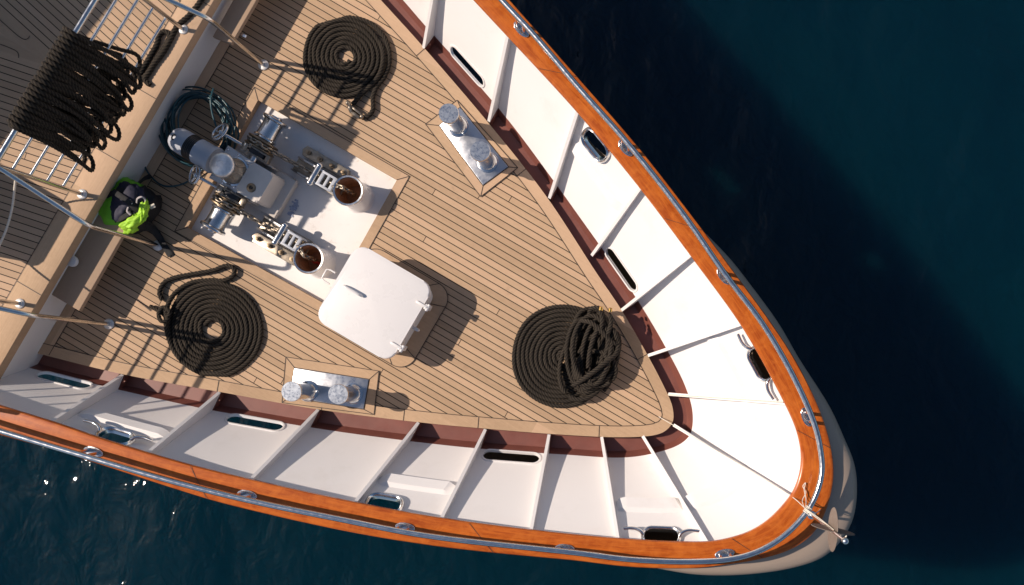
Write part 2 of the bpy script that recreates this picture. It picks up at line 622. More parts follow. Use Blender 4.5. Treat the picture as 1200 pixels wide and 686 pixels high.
# ------------------------------------------------------------------ the yacht's lines (port half from aft to stem, then starboard half back)
def line(port, stem, star, z, n=440, sm=3):
    def ext(p, q, d):          # run the line on straight, well past the edge of the picture
        v = Vector((q[0] - p[0], q[1] - p[1])).normalized()
        return (q[0] + v.x * d, q[1] + v.y * d)
    port = [ext(port[2], port[0], 420), ext(port[2], port[0], 200)] + port
    star = star + [ext(star[-3], star[-1], 200), ext(star[-3], star[-1], 420)]
    a = catmull([P(x, y, z) for x, y in port + [stem] + star], 14)
    # split at the stem
    s = P(stem[0], stem[1], z)
    k = min(range(len(a)), key=lambda i: (a[i] - s).length)
    A = resample(smooth_path(resample(a[:k + 1], 640), sm * 4), n)
    B = resample(smooth_path(resample(a[k:], 640), sm * 4), n)
    return smooth_path(A + B[1:], sm)


NH = 440
deck_out = line([(370, -83), (446, 0), (495, 54), (573, 145), (640, 230), (699, 320), (728, 363), (759, 416.5), (779, 455), (788, 476)], (789, 494),
                [(780, 506), (766, 510.5), (725.6, 512.6), (650, 509), (575, 503), (500, 496), (373, 480), (258, 459.5), (145, 439), (37.6, 412.7), (-100, 379)], 0.0)
white_lo = line([(396, -83), (472, 0), (498, 30), (546, 83), (598, 144), (648, 211), (676, 250), (744, 347), (780.5, 408), (804, 455), (812, 485)], (809, 510),
                [(797, 521), (766, 531.5), (730.6, 536.5), (663, 533), (563, 526), (500, 519.5), (383, 504), (265, 484), (233, 478), (110, 450), (25, 429), (-100, 398)], 0.0)
cap_in = line([(480, -83), (555.6, 0), (605, 53), (680, 135), (750, 220), (813, 304), (870, 383), (915, 463), (934, 505), (939.5, 535), (937, 558)], (929, 578),
              [(903, 608), (882, 622), (860, 630), (835, 635), (800, 635.5), (726, 631.6), (623, 621.6), (500, 605), (415, 589), (300, 564), (221, 545), (125, 516.5), (63, 495.5), (0, 476), (-100, 445)], ZC)
cap_out = line([(523, -83), (597.6, 0), (668, 80), (748, 172), (809, 250), (870, 332), (905, 380), (935, 427), (960.5, 480), (972, 515), (977, 545), (976, 570)], (967, 602),
               [(954, 625), (928, 644), (890, 656), (853, 662), (815, 666.5), (740, 665), (670, 657), (575, 648), (500, 639), (400, 622), (260, 590), (216, 577), (75, 531.5), (0, 510), (-100, 481)], ZC)
tube_l = line([(513, -83), (587.6, 0), (622.7, 37.6), (680, 105), (735.5, 168), (800, 250), (850, 322), (894, 380), (933, 447.7), (955.5, 500), (962, 530), (963.5, 552), (958, 576)], (947, 598),
              [(920.5, 627), (890, 646), (860, 655), (815, 658.5), (740, 656), (675, 648), (500, 628), (400, 609), (300, 588.5), (216, 568), (150, 549.5), (0, 505), (-100, 474)], ZC + 0.18)
bulge = line([(523, -83), (597.6, 0), (672, 80), (752, 172), (814, 250), (878, 332), (913, 380), (936, 420), (973, 478), (989, 513), (1000.6, 541), (1004.5, 568)], (1000, 608),
             [(986, 634), (964, 654), (928, 666), (890, 672), (848, 674.5), (790, 672), (740, 669), (670, 657), (575, 645), (500, 634), (400, 616), (260, 585), (216, 572), (75, 527), (0, 506), (-100, 476)], ZC - 0.22)
NT = len(deck_out)


def nrm(curve, i):
    """outward horizontal normal (the curve runs port-aft, stem, starboard-aft)"""
    d = curve[min(i + 2, len(curve) - 1)] - curve[max(i - 2, 0)]
    return Vector((-d.y, d.x, 0)).normalized()


def offset(curve, dist, z=None, sm=6):
    o = [c + nrm(curve, i) * dist for i, c in enumerate(curve)]
    if z is not None:
        o = [Vector((q.x, q.y, z)) for q in o]
    return smooth_path(o, sm)


def atz(curve, z):
    return [Vector((q.x, q.y, z)) for q in curve]


def frac(i, lo=1.0, hi=1.0):
    return i


ZF, ZT = -0.09, ZC - 0.06
floor_in = atz(deck_out, ZF)
floor_out = [lerp(Vector((a.x, a.y, ZF)), Vector((b.x, b.y, ZF)), 0.72) for a, b in zip(deck_out, white_lo)]
bul_top = offset(cap_in, 0.10, ZT)

yacht = thing('yacht', (0, 0, 0), 'white motor yacht bow with teak foredeck, white bulwark and varnished orange cap rail', 'yacht')


def near_index(curve, p):
    return min(range(len(curve)), key=lambda i: (curve[i].x - p.x) ** 2 + (curve[i].y - p.y) ** 2)


def cross(curve, b, e, far=1.35):
    """where the plan line from b towards e (extended) first crosses the curve"""
    b2, d = Vector((b.x, b.y)), Vector((e.x - b.x, e.y - b.y))
    best = None
    for i in range(len(curve) - 1):
        p, q = curve[i], curve[i + 1]
        r = Vector((q.x - p.x, q.y - p.y))
        den = d.x * r.y - d.y * r.x
        if abs(den) < 1e-12: continue
        w = Vector((p.x, p.y)) - b2
        t = (w.x * r.y - w.y * r.x) / den
        s = (w.x * d.y - w.y * d.x) / den
        if -0.0001 <= s <= 1.0001 and -0.6 < t < far:
            if best is None or abs(t) < abs(best[0]):
                best = (t, i)
    if best is None:
        return None
    t = best[0]
    return Vector((b.x + d.x * t, b.y + d.y * t, 0))


# --- bulwark grid
NB = 52
bul_rows = []
for k in range(NB + 1):
    t = k / NB
    row = []
    for i in range(NT):
        a, c = white_lo[i], bul_top[i]
        q = lerp(a, c, t)
        q = q + nrm(cap_in, i) * (-0.02 * math.sin(math.pi * t))     # a touch of hollow flare
        row.append(Vector((q.x, q.y, ZT * t)))
    bul_rows.append(row)

# hull outside: follows the bulwark aft, swells out round the bow
apx = [((q.x / (H - ZC)) * F + NX, -(q.y / (H - ZC)) * F + NY) for q in cap_out]
bw = []
for i in range(NT):
    x, y = apx[i]
    if i < NH:
        w_ = min(max((y - 150) / 160.0, 0), 1)
    else:
        w_ = min(max((x - 600) / 190.0, 0), 1)
    bw.append(w_ * w_ * (3 - 2 * w_))


def bul_at(i, z):
    t = min(max(z / ZT, 0), 1)
    q = bul_rows[int(round(t * NB))][i]
    return Vector((q.x, q.y, z))


hull_rows = []
capo_in = offset(cap_out, -0.03, ZC - 0.055)
for z in [ZC - q_ for q_ in (0.055, 0.085, 0.12, 0.16, 0.195, 0.22, 0.24, 0.27, 0.34, 0.44, 0.56, 0.70)] + [0.0, -0.2, -0.6, -1.2, -1.9, -2.9]:
    row = []
    for i in range(NT):
        n_ = nrm(cap_out, i)
        if z >= 0:
            thin = bul_at(i, z) + n_ * 0.016
        else:
            b0 = white_lo[i]
            thin = Vector((b0.x, b0.y, z)) + n_ * ((0.016 + 0.25 * z) if z > -0.25 else (-0.034))
        if z >= ZC - 0.2201:
            t = (ZC - 0.055 - z) / 0.165
            full = lerp(capo_in[i], bulge[i], math.sin(t * math.pi / 2) ** 1.1)
        else:
            t = (ZC - 0.22 - z) / 3.5
            full = bulge[i] - n_ * (0.6 * min(t, 0.31) + 1.4 * min(t, 0.31) ** 2)
        full = Vector((full.x, full.y, z))
        if z > ZC - 0.1:
            q = capo_in[i].copy() if bw[i] > 0.02 else lerp(thin, capo_in[i], 0.3)
        else:
            q = lerp(thin, full, bw[i])
        if z < -0.25:      # draws in towards a raked stem
            f_ = (-0.25 - z) / 2.65
            r_ = q - CEN
            la, ax_ = r_.dot(PT), r_.dot(U)
            la *= 1 - (0.30 + 0.25 * bw[i]) * f_ ** 0.8
            ax_ -= (0.25 + 1.5 * bw[i]) * f_ ** 0.8
            q = CEN + PT * la + U * ax_
        row.append(Vector((q.x, q.y, z)))
    hull_rows.append(smooth_path(row, 4))
# refine the hull rows so that openings can be cut
fine = []
for a, b in zip(hull_rows, hull_rows[1:]):
    steps = max(1, int(abs(a[0].z - b[0].z) / 0.022)) if a[0].z > -0.3 else 3
    for s in range(steps):
        fine.append([lerp(p, q, s / steps) for p, q in zip(a, b)])
fine.append(hull_rows[-1])
hull_rows = fine

# --- openings: (px, py, length m, height m, kind) ; the place is found on the bulwark surface by its position in the world
def to_px(q):
    return (q.x * F / (H - q.z) + NX, -q.y * F / (H - q.z) + NY)


def surf_find(px, py):
    best = None
    for k in range(0, NB + 1):
        for i in range(4, NT - 4):
            x, y = to_px(bul_rows[k][i])
            d = (x - px) ** 2 + (y - py) ** 2
            if best is None or d < best[0]:
                best = (d, k, i)
    return best[1], best[2]


OPEN = [  # px, py, length, height, kind
    (548.5, 77.5, 0.46, 0.125, 'port'), (728.5, 315, 0.47, 0.125, 'port'),
    (75, 446, 0.50, 0.14, 'port'), (298, 495.5, 0.53, 0.14, 'port'), (600, 535, 0.53, 0.135, 'port'),
    (700, 169, 0.27, 0.17, 'fair'), (893, 426, 0.28, 0.16, 'fair'), (135, 514, 0.26, 0.17, 'fair'),
    (452, 592, 0.27, 0.17, 'fair'), (776, 629, 0.29, 0.15, 'fair')]
cuts = []
for px, py, ln, ht, kd in OPEN:
    k, i = surf_find(px, py)
    c = bul_rows[k][i]
    es = (bul_rows[k][i + 3] - bul_rows[k][i - 3]).normalized()
    k0, k1 = max(k - 2, 0), min(k + 2, NB)
    et = (bul_rows[k1][i] - bul_rows[k0][i])
    et = (et - es * et.dot(es)).normalized()
    nn = es.cross(et).normalized()
    if nn.dot(nrm(cap_in, i)) < 0: nn = -nn
    cuts.append((c, es, et, nn, ln, ht, kd, i, k))


def stad_sdf(a, b, ln, ht, r):
    """rounded slot"""
    qx, qy = abs(a) - (ln / 2 - r), abs(b) - (ht / 2 - r)
    return math.hypot(max(qx, 0), max(qy, 0)) + min(max(qx, qy), 0) - r


def cut_grid(rows, grow, depth):
    R = len(rows)
    dead = set()
    for c, es, et, nn, ln, ht, kd, ci, ck in cuts:
        r = min(ht / 2 - 0.001, 0.07)
        reach = ln
        inside = set()
        for k in range(R):
            for i in range(max(0, ci - 60), min(NT, ci + 61)):
                d = rows[k][i] - c
                if d.length < reach and abs(d.dot(nn)) < depth:
                    if stad_sdf(d.dot(es), d.dot(et), ln + grow, ht + grow, r + grow / 2) < 0:
                        inside.add((k, i))
        # faces whose centre is inside go; boundary vertices are drawn onto the outline
        bad = set()
        for k in range(R - 1):
            for i in range(max(0, ci - 60), min(NT - 1, ci + 60)):
                m_ = (rows[k][i] + rows[k][i + 1] + rows[k + 1][i] + rows[k + 1][i + 1]) / 4 - c
                if m_.length < reach and abs(m_.dot(nn)) < depth and stad_sdf(m_.dot(es), m_.dot(et), ln + grow, ht + grow, r + grow / 2) < 0:
                    bad.add((k, i))
        edge = set()
        for k, i in bad:
            for q in ((k, i), (k + 1, i), (k, i + 1), (k + 1, i + 1)):
                edge.add(q)
        for k, i in edge:
            fs_ = [(k, i), (k - 1, i), (k, i - 1), (k - 1, i - 1)]
            if all(f_ in bad for f_ in fs_):
                continue
            if k == 0 or k == R - 1: continue
            for _ in range(4):
                d = rows[k][i] - c
                a, b = d.dot(es), d.dot(et)
                L_, H_, r_ = ln + grow, ht + grow, r + grow / 2
                s0 = stad_sdf(a, b, L_, H_, r_)
                e = 1e-4
                gx = (stad_sdf(a + e, b, L_, H_, r_) - s0) / e
                gy = (stad_sdf(a, b + e, L_, H_, r_) - s0) / e
                rows[k][i] = rows[k][i] - es * (gx * s0) - et * (gy * s0)
        dead |= bad
    return dead


dead_b = cut_grid(bul_rows, 0.0, 0.08)
dead_h = cut_grid(hull_rows, 0.03, 0.20)
mb = MB(); mb.grid(bul_rows, keep=lambda k, i: (k, i) not in dead_b)
bulwark = mb.build('bulwark', M['white'], yacht, smooth=30)
mb = MB(); mb.grid(hull_rows, keep=lambda k, i: (k, i) not in dead_h)
hull = mb.build('hull', M['hull'], yacht, smooth=60)

# waterway: step down, floor and brown upstand
mb = MB()
up = [Vector((a.x, a.y, 0.0)) for a in white_lo]
mb.grid([atz(deck_out, -0.012), floor_in])
mb.grid([floor_in, floor_out])
mb.grid([floor_out, up])
mb.build('waterway', M['brown'], yacht, smooth=25)

# rims of the openings
for c, es, et, nn, ln, ht, kd, ci, ck in cuts:
    r = min(ht / 2 - 0.001, 0.07)
    def outline(g, n=14):
        L_, H_, r_ = ln / 2 + g, ht / 2 + g, r + g
        pts = []
        for sx, sy, a0 in ((1, 1, 0), (-1, 1, 90), (-1, -1, 180), (1, -1, 270)):
            for j in range(n):
                t = math.radians(a0 + 90 * j / (n - 1))
                pts.append((sx * (L_ - r_) + r_ * math.cos(t), sy * (H_ - r_) + r_ * math.sin(t)))
        return pts
    def at(pts, d):
        out = []
        for a, b in pts:
            base = c + es * a + et * b
            # follow the bend of the bulwark
            j = min(max(ci + int(round(a / max((bul_rows[ck][ci + 1] - bul_rows[ck][ci]).length, 1e-4))), 0), NT - 1)
            ref = bul_rows[ck][j] - c
            out.append(base + nn * (ref.dot(nn) + d))
        return out
    mb = MB()
    if kd == 'port':
        mb.grid([at(outline(-0.004), 0.018), at(outline(-0.004), -0.008), at(outline(0.003), -0.010), at(outline(0.012), -0.009), at(outline(0.016), 0.004)], closed=True)
        mb.build('freeing_port_rim', M['white_clean'], yacht, smooth=50)
    else:
        mb.grid([at(outline(-0.006), 0.02), at(outline(-0.006), -0.012), at(outline(0.0), -0.03), at(outline(0.012), -0.038), at(outline(0.026), -0.028), at(outline(0.032), 0.004)], closed=True)
        rim = mb.build('fairlead', M['steel'], yacht, smooth=60)
        if (ci, ck) != (0, 0) and not (690 < to_px(c)[0] < 712) and not (440 < to_px(c)[0] < 465):
            for s in (-1, 1):          # the two horns either side
                mb = MB()
                pts = [c + es * (s * (ln / 2 + 0.012)) - et * 0.0 - nn * 0.03,
                       c + es * (s * (ln / 2 + 0.03)) - et * 0.018 - nn * 0.05,
                       c + es * (s * (ln / 2 + 0.09)) - et * 0.04 - nn * 0.06,
                       c + es * (s * (ln / 2 + 0.18)) - et * 0.035 - nn * 0.06]
                pts = catmull(pts, 8)
                mb.tube(pts, [0.017 - 0.004 * q / len(pts) for q in range(len(pts))], n=10)
                mb.build('horn', M['steel'], rim, smooth=60)

# --- cap rail
UVc = []
mb = MB()
rows = []
prof = [(0.03, -0.062), (0.0, -0.052), (0.0, -0.012), (0.03, -0.003), (0.10, 0.0), (0.3, 0.003), (0.5, 0.004), (0.7, 0.003), (0.9, 0.0), (0.97, -0.003), (1.0, -0.012), (1.0, -0.052), (0.97, -0.062)]
ss = [0.0]
for a, b in zip(cap_in, cap_in[1:]):
    ss.append(ss[-1] + (b - a).length)
for t, dz in prof + [prof[0]]:
    rows.append([lerp(a, b, t) + Vector((0, 0, dz)) for a, b in zip(cap_in, cap_out)])
    for i in range(NT):
        UVc.append((ss[i], t * 0.2 + dz))
mb.grid(rows)
cap = mb.build('cap_rail', M['varnish'], yacht, smooth=40, uvs=UVc)
for px, py in ((220, 556), (547, 632), (862, 646), (950, 498), (640, 70), (790, 245)):   # scarf joints
    i = near_index(cap_in, P(px, py, ZC))
    d = nrm(cap_in, i); t_ = Vector((-d.y, d.x, 0))
    a, b = cap_in[i], cap_out[i]
    mb = MB()
    mb.grid([[lerp(a, b, f) + t_ * s * 0.003 + Vector((0, 0, 0.0055)) for f in (0.02, 0.25, 0.5, 0.75, 0.98)] for s in (-1, 1)])
    mb.build('cap_joint', M['caulk'], cap, smooth=0)

# --- stainless rail above the cap
mb = MB()
mb.tube(tube_l[::2], 0.024, n=14)
toprail = mb.build('top_rail', M['steel'], yacht, smooth=60)
for px, py in ((611, 35), (733, 174), (848, 324), (945, 489), (849, 649), (662, 643), (475, 618), (290, 580), (110, 529.5)):
    q = P(px, py, ZC + 0.005)
    i = near_index(cap_in, q)
    d = nrm(cap_in, i); t_ = Vector((-d.y, d.x, 0))
    mb = MB()
    base = [(q + t_ * (0.085 * math.cos(a)) + d * (0.04 * math.sin(a))) for a in [2 * math.pi * j / 28 for j in range(28)]]
    mb.prism([(b_.x, b_.y) for b_ in base], ZC - 0.002, ZC + 0.018, bev=0.006)
    j0 = near_index(tube_l, q)
    for s in (-1, 1):
        p0 = q + t_ * (s * 0.04) + Vector((0, 0, 0.01))
        j = near_index(tube_l, p0)
        mb.tube(catmull([p0, lerp(p0, tube_l[j], 0.45) + Vector((0, 0, 0.03)), tube_l[j]], 6), 0.015, n=10)
    mb.build('rail_bracket', M['steel'], yacht, smooth=50)

# --- ribs (frames) between the deck edge and the cap, with brown feet in the waterway
RIBS = [((496, 57), (513, -45)), ((572.5, 143), (594, 42)), ((643.5, 233), (676, 131)), ((693, 300), (750, 220)), ((728, 364), (809, 299)), ((759, 417), (868, 380)),
        ((783, 462), (921, 473)), ((789, 498), (926, 581)), ((753, 511), (828, 635)), ((705, 512), (724, 631.5)), ((643.5, 509), (622, 621.5)), ((569, 503), (517, 607)),
        ((490.6, 495), (415, 589)), ((373, 480), (292, 562.5)), ((257.5, 459.5), (172, 530)), ((144, 439), (57, 494))]
rib_geo = []
for (b_, e_) in RIBS:
    b = P(b_[0], b_[1], 0); e = P(e_[0], e_[1], ZC - 0.05); e0 = Vector((e.x, e.y, 0))
    Cc = cross(white_lo, b, e0); Bc = cross(floor_out, b, e0)
    if Cc is None: Cc = b + (e0 - b) * 0.4
    if Bc is None: Bc = lerp(b, Cc, 0.72)
    d = (e0 - Vector((b.x, b.y, 0))).normalized()
    b = Vector((b.x, b.y, 0)); 
    rib_geo.append((b, e0, Cc, Bc, d))
    side = Vector((-d.y, d.x, 0))
    th = 0.014

    def plate(outer, holes, name, mat, parent, th_):
        loops = [[Vector((s, z, 0)) for s, z in outer]] + [[Vector((s, z, 0)) for s, z in h] for h in holes]
        tris = tessellate_polygon(loops)
        pts = [q for l in loops for q in l]
        mb = MB()
        n = len(pts)
        vs_ = [b + d * q.x + Vector((0, 0, q.y)) + side * th_ for q in pts] + [b + d * q.x + Vector((0, 0, q.y)) - side * th_ for q in pts]
        fs_ = [tuple(t) for t in tris] + [tuple(i + n for i in t[::-1]) for t in tris]
        o = 0
        for l in loops:
            m_ = len(l)
            for i in range(m_):
                j = (i + 1) % m_
                fs_.append((o + i, o + j, n + o + j, n + o + i))
            o += m_
        mb.add(vs_, fs_)
        return mb.build(name, mat, parent, smooth=0)
    sC = (Cc - b).dot(d); sB = (Bc - b).dot(d); sE = (e0 - b).dot(d)
    outer = [(0.002, 0.004), (sC + 0.012, 0.004)]
    for k in range(1, 8):
        t = k / 8
        outer.append((sC + (sE + 0.10 - sC) * t + 0.012 - 0.02 * math.sin(math.pi * t), 0.004 + (ZT - 0.012) * t))
    outer += [(sE + 0.105, ZT - 0.006), (sE + 0.004, ZT - 0.006)]
    rib = plate(outer, [], 'rib', M['white'], yacht, th)
    hc = (sC * 0.45, -0.042)
    hole = [(hc[0] + 0.016 * math.cos(2 * math.pi * j / 14), hc[1] + 0.016 * math.sin(2 * math.pi * j / 14)) for j in range(14)]
    plate([(0.006, -0.002), (0.006, ZF + 0.003), (sB, ZF + 0.003), (sC + 0.006, -0.002)], [hole], 'rib_foot', M['brown'], rib, th + 0.003)


def bul_pt(rg, z):
    b, e0, Cc, Bc, d = rg
    q = lerp(Cc, e0 + d * 0.10, z / ZT)
    q = q - d * 0.02 * math.sin(math.pi * z / ZT)
    return Vector((q.x, q.y, z))


for i, j in ((2, 3), (5, 6), (6, 7), (7, 8), (8, 9), (11, 12), (14, 15)):     # stringers between ribs
    za, zb = 0.42, 0.52
    mb = MB()
    A0, A1 = bul_pt(rib_geo[i], za), bul_pt(rib_geo[j], za)
    B0, B1 = bul_pt(rib_geo[i], zb), bul_pt(rib_geo[j], zb)
    # follow the bulwark between the ribs
    ia = near_index(bul_rows[int(za / ZT * NB)], A0); ja = near_index(bul_rows[int(za / ZT * NB)], A1)
    lo_r, hi_r = bul_rows[int(za / ZT * NB)], bul_rows[int(zb / ZT * NB)]
    ra, rb = [], []
    n = 16
    ib = near_index(hi_r, B0); jb = near_index(hi_r, B1)
    outer_lo, outer_hi, inner_lo, inner_hi = [], [], [], []
    for q in range(n + 1):
        t = 0.03 + 0.94 * q / n
        k1 = int(round(ia + (ja - ia) * t)); k2 = int(round(ib + (jb - ib) * t))
        dd = nrm(cap_in, k1)
        tt = min(t, 1 - t)
        pr = 0.045 * min(1.0, max(0.0, (tt - 0.03) / 0.09))
        outer_lo.append(lo_r[k1] + dd * 0.01); outer_hi.append(hi_r[k2] + dd * 0.01)
        inner_lo.append(lo_r[k1] - dd * (pr * 0.9) + Vector((0, 0, 0.02))); inner_hi.append(hi_r[k2] - dd * pr + Vector((0, 0, -0.01)))
    mb.grid([outer_lo, inner_lo, inner_hi, outer_hi])
    mb.build('stringer', M['white'], yacht, smooth=20)

# --- foredeck with the windlass well cut out
well0 = [P(302.5, 117.5), P(465.3, 211), P(383, 358), P(220, 267)]
well = [(q.x, q.y) for q in well0]
dk = [(q.x, q.y) for q in deck_out[::3]]
mb = MB(); mb.sheet(dk, 0.0, [well])
mb.v = [tuple(q) for q in mb.v]
deck = mb.build('deck', M['teak'], yacht, smooth=0)
ZW = -0.07
mb = MB(); mb.sheet([(q.x, q.y) for q in well0], ZW)
mb.build('windlass_well', M['well'], yacht, smooth=0)
mb = MB()
for a, b in zip(well0, well0[1:] + well0[:1]):
    mb.add([(a.x, a.y, 0.004), (b.x, b.y, 0.004), (b.x, b.y, ZW), (a.x, a.y, ZW)], [(0, 1, 2, 3)])
mb.keepn = True
mb.build('well_side', M['teak_plain'], yacht, smooth=0)


def ring_sheet(outer, inner, z, name, mat, parent, cz=None):
    """flat frame between two equal length outlines, with a caulk line round both edges"""
    mb = MB()
    mb.grid([[Vector((q[0], q[1], z)) for q in outer], [Vector((q[0], q[1], z)) for q in inner]], closed=True)
    o = mb.build(name, mat, parent, smooth=0)
    return o


def caulk_lines(lines, name, parent, z=0.0085, w=0.0032):
    mb = MB()
    for pts in lines:
        for a, b in zip(pts, pts[1:]):
            a, b = Vector((a[0], a[1], 0)), Vector((b[0], b[1], 0))
            if (b - a).length < 1e-6: continue
            d = (b - a).normalized(); s = Vector((-d.y, d.x, 0)) * w
            e = d * (w * 0.4)
            mb.add([(a - e + s).to_tuple()[:2] + (z,), (b + e + s).to_tuple()[:2] + (z,), (b + e - s).to_tuple()[:2] + (z,), (a - e - s).to_tuple()[:2] + (z,)], [(0, 1, 2, 3)])
    # consecutive strips sit a hair apart in height so that none share a plane
    mb.v = [(q[0], q[1], q[2] + 0.00002 * ((k // 4) % 40)) for k, q in enumerate(mb.v)]
    return mb.build(name, M['caulk'], parent, smooth=0)


def grow_rect(c, g):
    """grow a quad outwards by g"""
    n = len(c); out = []
    ar = sum(c[i].x * c[(i + 1) % n].y - c[(i + 1) % n].x * c[i].y for i in range(n))
    sg = -1 if ar > 0 else 1
    for i in range(n):
        a, b, d = c[i - 1], c[i], c[(i + 1) % n]
        e1 = (b - a).normalized(); e2 = (d - b).normalized()
        n1 = Vector((-e1.y, e1.x, 0)) * sg; n2 = Vector((-e2.y, e2.x, 0)) * sg
        bi = (n1 + n2).normalized()
        out.append(b + bi * (g / max(bi.dot(n1), 0.2)))
    return out


wo = grow_rect(well0, 0.088)
ring_sheet([(q.x, q.y) for q in wo], [(q.x, q.y) for q in well0], 0.004, 'well_border', M['teak_plain'], yacht)
caulk_lines([[wo[i], wo[(i + 1) % 4]] for i in range(4)] + [[wo[i], well0[i]] for i in range(4)], 'well_caulking', yacht, z=0.0065)

# margin plank round the deck edge
m_in = offset(deck_out, -0.105, 0.004, sm=10)
mb = MB(); mb.grid([atz(deck_out, 0.004), m_in])
mb.grid([atz(deck_out, -0.012), atz(deck_out, 0.004)])
mb.build('margin_plank', M['teak_plain'], yacht, smooth=25)
jl = []
for px, py in ((487, 67), (744, 424), (703, 507), (560, 497), (472, 493), (255, 455), (610, 205), (377, 474)):
    i = near_index(deck_out, P(px, py))
    jl.append([deck_out[i], m_in[i]])
caulk_lines([[q for q in m_in[::4]]] + jl, 'margin_caulking', yacht, z=0.0065)

# --- raised deck aft of the bulkhead
ZR = 0.45
L1a, L1b = P(244, 12, ZR), P(51, 340, ZR)
dirL = (L1b - L1a).normalized()
side_c = [lerp(Vector((a.x, a.y, ZR)), Vector((b.x, b.y, ZR)), ZR / ZT) for a, b in zip(white_lo, bul_top)]


def clip_aft(curve, back=0.0):
    """deck outline aft of the bulkhead line"""
    nn = U
    lim = (L1a - U * back)
    port = [q for q in curve[:NH] if (q - lim).dot(nn) < 0]
    star = [q for q in curve[NH:] if (q - lim).dot(nn) < 0]
    def hit(p, q):
        a, b = (p - lim).dot(nn), (q - lim).dot(nn)
        return lerp(p, q, a / (a - b))
    ip = len(port); js = len(curve) - len(star)
    return port + [hit(curve[ip - 1], curve[ip]), hit(curve[js - 1], curve[js])] + star


rd = clip_aft(side_c)
# bring the front corners onto one line across
mb = MB(); mb.sheet([(q.x, q.y) for q in rd], ZR)
raised = mb.build('raised_deck', M['teak_fan'], yacht, smooth=0)
caulk_lines([catmull([P(x, y, ZR) for x, y in pts_], 6) for pts_ in ([(-40, -14), (0, 23.4), (18, 39.5), (24.5, 44.5), (29, 46.5), (33, 45.5), (35, 42.5)], [(-40, 38), (0, 52), (13, 57), (19, 60), (22, 64), (22, 68)])], 'king_plank_caulking', yacht, z=ZR + 0.004)
f1 = [q for q in rd if abs((q - L1a).dot(U)) < 1e-4]
fa, fb = f1[0], f1[1]
mb = MB()
e = U * 0.25
mb.box((fa + fb) / 2 - U * 0.123 + Vector((0, 0, -0.046)), (0.25, (fb - fa).length, 0.105), Matrix.Rotation(AX, 3, 'Z'), bev=0.003)
mb.build('coaming_plank', M['teak_across'], yacht, smooth=30)
caulk_lines([[fa - e, fb - e]] + [[lerp(fa, fb, q_) - e, lerp(fa, fb, q_)] for q_ in (0.30, 0.47, 0.585, 0.70, 0.83)], 'coaming_caulking', yacht, z=ZR + 0.0095)
mb = MB()
w0, w1 = fa - U * 0.06, fb - U * 0.06
mb.box((w0 + w1) / 2 + Vector((0, 0, -0.335)), (0.05, (fb - fa).length, 0.6), Matrix.Rotation(AX, 3, 'Z'))
mb.build('bulkhead', M['white'], yacht, smooth=0)
# margin board along the foot of the bulkhead
q0, q1 = fa - U * 0.033, fb - U * 0.033
ctr = [(q0 + q1) / 2]
ww = (fb - fa).length * 0.86
mb = MB()
mb.sheet([tuple((ctr[0] + PT * s * ww / 2 + U * u_)[:2]) for s, u_ in ((-1, 0), (-1, 0.10), (1, 0.10), (1, 0))], 0.0035)
mb.build('bulkhead_margin', M['teak_across'], yacht, smooth=0)
caulk_lines([[ctr[0] - PT * ww / 2 + U * 0.10, ctr[0] + PT * ww / 2 + U * 0.10]], 'bulkhead_caulking', yacht, z=0.006)

# --- step boards either side
def step(corners, label=None):
    mb = MB()
    ps = [P(x, y, 0.27) for x, y in corners]
    mb.prism([(q.x, q.y) for q in ps], 0.225, 0.27, bev=0.006)
    s = mb.build('step', M['teak_grey'], yacht, smooth=30)
    c = sum(ps, Vector()) / len(ps)
    d1 = (ps[1] - ps[0]).normalized()
    for t in (0.15, 0.85):
        mb = MB()
        p = lerp(ps[0], ps[1], t); q = lerp(ps[3], ps[2], t)
        w = (q - p).normalized()
        tri = [p + w * 0.02, p + w * 0.30]
        sd = Vector((-w.y, w.x, 0)) * 0.012
        vs_ = []
        for s_ in (1, -1):
            vs_ += [p + sd * s_ + Vector((0, 0, -0.05)), p + w * 0.24 + sd * s_ + Vector((0, 0, -0.05)), p + sd * s_ + Vector((0, 0, -0.24))]
        mb.add(vs_, [(0, 1, 2), (3, 5, 4), (0, 3, 4, 1), (1, 4, 5, 2), (2, 5, 3, 0)])
        mb.build('step_bracket', M['steel'], s, smooth=0)


step([(110, 244), (52.5, 341), (92.5, 364.5), (147, 270)])
step([(305, -56), (249, 43), (270.5, 52), (326, -44)])
for px, py in ((82, 305), (276, -15)):            # courtesy light hoods on the bulkhead
    c = P(px, py, 0.31)
    mb = MB()
    pts = [(-0.07, -0.05), (0.02, -0.05)] + [(0.02 + 0.05 * math.sin(a), -0.05 * math.cos(a)) for a in [math.pi * j / 8 for j in range(1, 8)]] + [(0.02, 0.05), (-0.07, 0.05)]
    mb.prism([(c.x + U.x * a + PT.x * b, c.y + U.y * a + PT.y * b) for a, b in pts], 0.29, 0.33, bev=0.01)
    mb.build('step_light', M['white_clean'], yacht, smooth=40)

